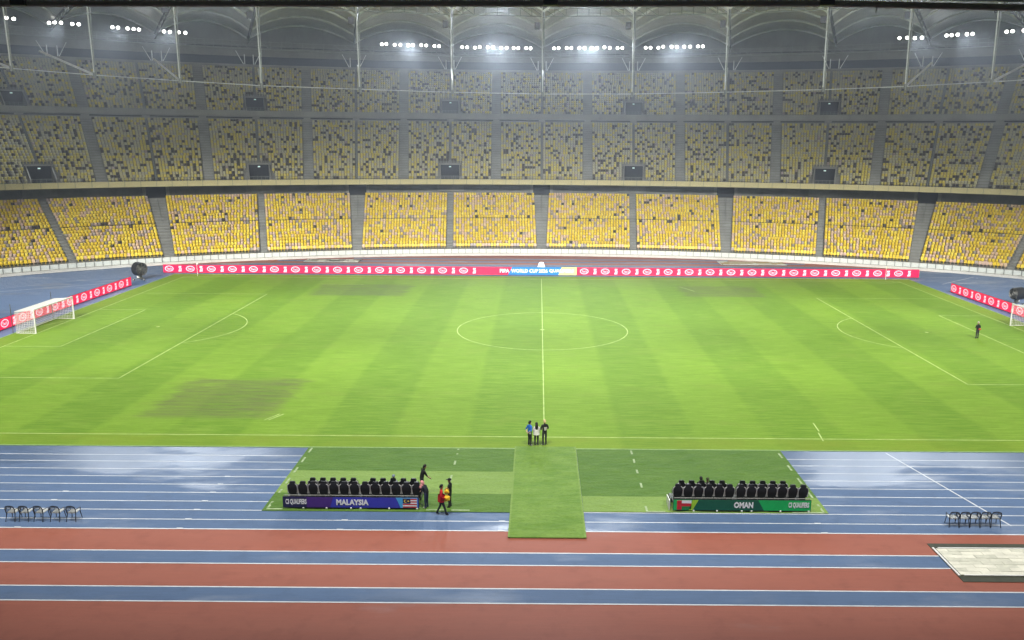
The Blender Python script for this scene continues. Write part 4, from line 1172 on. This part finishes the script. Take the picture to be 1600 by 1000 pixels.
person('person in black short-sleeved shirt leaning behind the right end of the purple bench', (-7.12, -9.72, .0), RAD(-62), 1.78, top=(.012, .012, .013), skin=(.60, .38, .28), pose=LEAN)
BEND = {'che': (0, .12, 1.24), 'nkb': (0, .19, 1.36), 'nek': (0, .22, 1.42), 'hd1': (0, .26, 1.46), 'hd2': (0, .28, 1.54), 'hd3': (0, .28, 1.60), 'nose': (0, .36, 1.49), 'shol': (-.16, .17, 1.32), 'shor': (.16, .17, 1.32), 'elbl': (-.24, .16, 1.06), 'elbr': (.24, .18, 1.06), 'wril': (-.12, .34, .98), 'wrir': (.12, .36, .98), 'pall': (-.06, .38, .97), 'palr': (.06, .40, .97)}
person('person in pink headscarf, dark jacket and jeans at the right end of the purple bench', (-6.60, -11.7, 0), RAD(64), 1.66, top=(.016, .020, .030), legs=(.03, .04, .09), hair=('scarf', (.62, .27, .27)), sleeves='long', pose=BEND, loose=1.15)
WALK = {'kner': (.10, .14, .52), 'ankr': (.10, .24, .11), 'toer': (.11, .39, .05), 'heer': (.10, .20, .05), 'knel': (-.10, -.06, .50), 'ankl': (-.10, -.26, .11), 'toel': (-.11, -.13, .04), 'heel': (-.10, -.31, .07), 'elbl': (-.25, -.05, 1.13), 'wril': (-.16, .19, 1.06), 'pall': (-.12, .24, 1.06), 'elbr': (.25, -.04, 1.12), 'wrir': (.17, .20, 1.0), 'palr': (.13, .25, 1.0)}
def red_jacket(t, k):
    g = MB(); g.tube([(0, 0, 1.18*k), (0, 0, 1.0*k), (0, .0, .80*k)], [.185, .20, .205], 12, 0, False); g.build('jacket_hem', person_mat((.50, .015, .022)), t, True)
person('person in red jacket walking on the blue track with yellow bundles', (-5.67, -12.56, 0), RAD(-80), 1.76, top=(.50, .015, .022), legs=(.018, .022, .03), shoes=(.02, .02, .025), hair=('short', (.01, .01, .01)), sleeves='long', pose=WALK, loose=1.12, extra=red_jacket)
for lab, z, y in (('round yellow bundle held low by the person in red', .98, -12.55), ('smaller yellow bundle held high by the person in red', 1.34, -12.50)):
    t = thing('yellow_bundle', lab, 'bundle', (-5.37, y, z))
    b = bmesh.new(); bmesh.ops.create_icosphere(b, subdivisions=2, radius=.19 if z < 1.2 else .14)
    for v in b.verts: v.co *= 1+.18*math.sin(v.co.x*31+v.co.z*17)+.1*math.sin(v.co.y*43); v.co.z *= .9
    me = bpy.data.meshes.new('cloth'); b.to_mesh(me); b.free(); me.materials.append(person_mat((.80, .52, .03))); link('cloth', me, t)
    g = MB(); g.tube([(-.12, .02, .08), (0, 0, .24), (.12, .02, .08)], .018, 5); g.build('strap', person_mat((.70, .45, .10)), t)
person('person in black with dark hat facing the person in red', (-5.32, -11.56, 0), RAD(75), 1.70, top=(.013, .014, .014), shoes=(.03, .03, .03), hair=('cap', (.010, .012, .010)), sleeves='long', pose=FRONT)
SIT = {'pel': (0, -.05, .58), 'wai': (0, -.06, .72), 'che': (0, -.06, .92), 'nkb': (0, -.06, 1.06), 'nek': (0, -.045, 1.13), 'hd1': (0, -.025, 1.20), 'hd2': (0, -.04, 1.29), 'hd3': (0, -.055, 1.36), 'nose': (0, .07, 1.24)}
for s, q in ((-1, 'l'), (1, 'r')):
    SIT.update({'sho'+q: (s*.17, -.06, 1.03), 'elb'+q: (s*.23, -.02, .78), 'wri'+q: (s*.15, .20, .72), 'pal'+q: (s*.12, .26, .71), 'hip'+q: (s*.09, -.02, .56), 'kne'+q: (s*.11, .40, .54), 'ank'+q: (s*.11, .42, .10), 'toe'+q: (s*.12, .57, .04), 'hee'+q: (s*.11, .38, .045)})
person('seated person in grey-blue cap on the far row of the purple bench', (-8.65, -10.2, .04), 0, 1.66, top=(.20, .24, .34), hair=('cap', (.20, .25, .32)), pose=SIT)
person('seated dark-haired person, left of two on the far row of the green bench', (8.85, -10.15, .04), 0, 1.66, top=(.014, .014, .016), hair=('short', (.012, .01, .01)), pose=SIT)
person('seated person in olive cap, right of two on the green bench far row', (9.22, -10.2, .03), 0, 1.62, top=(.03, .035, .02), hair=('cap', (.05, .06, .02)), pose=SIT)
# loose cables and bits on the wet track by the corners
M['puddle'] = simple('wet_patch_dark', (.03, .035, .045), .2, .6)

# ================================================================== haze
g = MB(); g.box((0, 50, 25), (640, 540, 52))
m = bpy.data.materials.new('haze_air'); m.use_nodes = True; nt = m.node_tree
nt.nodes.remove(nt.nodes['Principled BSDF'])
v = nt.nodes.new('ShaderNodeVolumePrincipled'); v.inputs['Color'].default_value = (.80, .86, .95, 1)
v.inputs['Density'].default_value = HAZE_DENSITY; v.inputs['Anisotropy'].default_value = .7
nt.links.new(v.outputs[0], nt.nodes['Material Output'].inputs['Volume'])
tag(g.build('haze', m), kind='stuff')
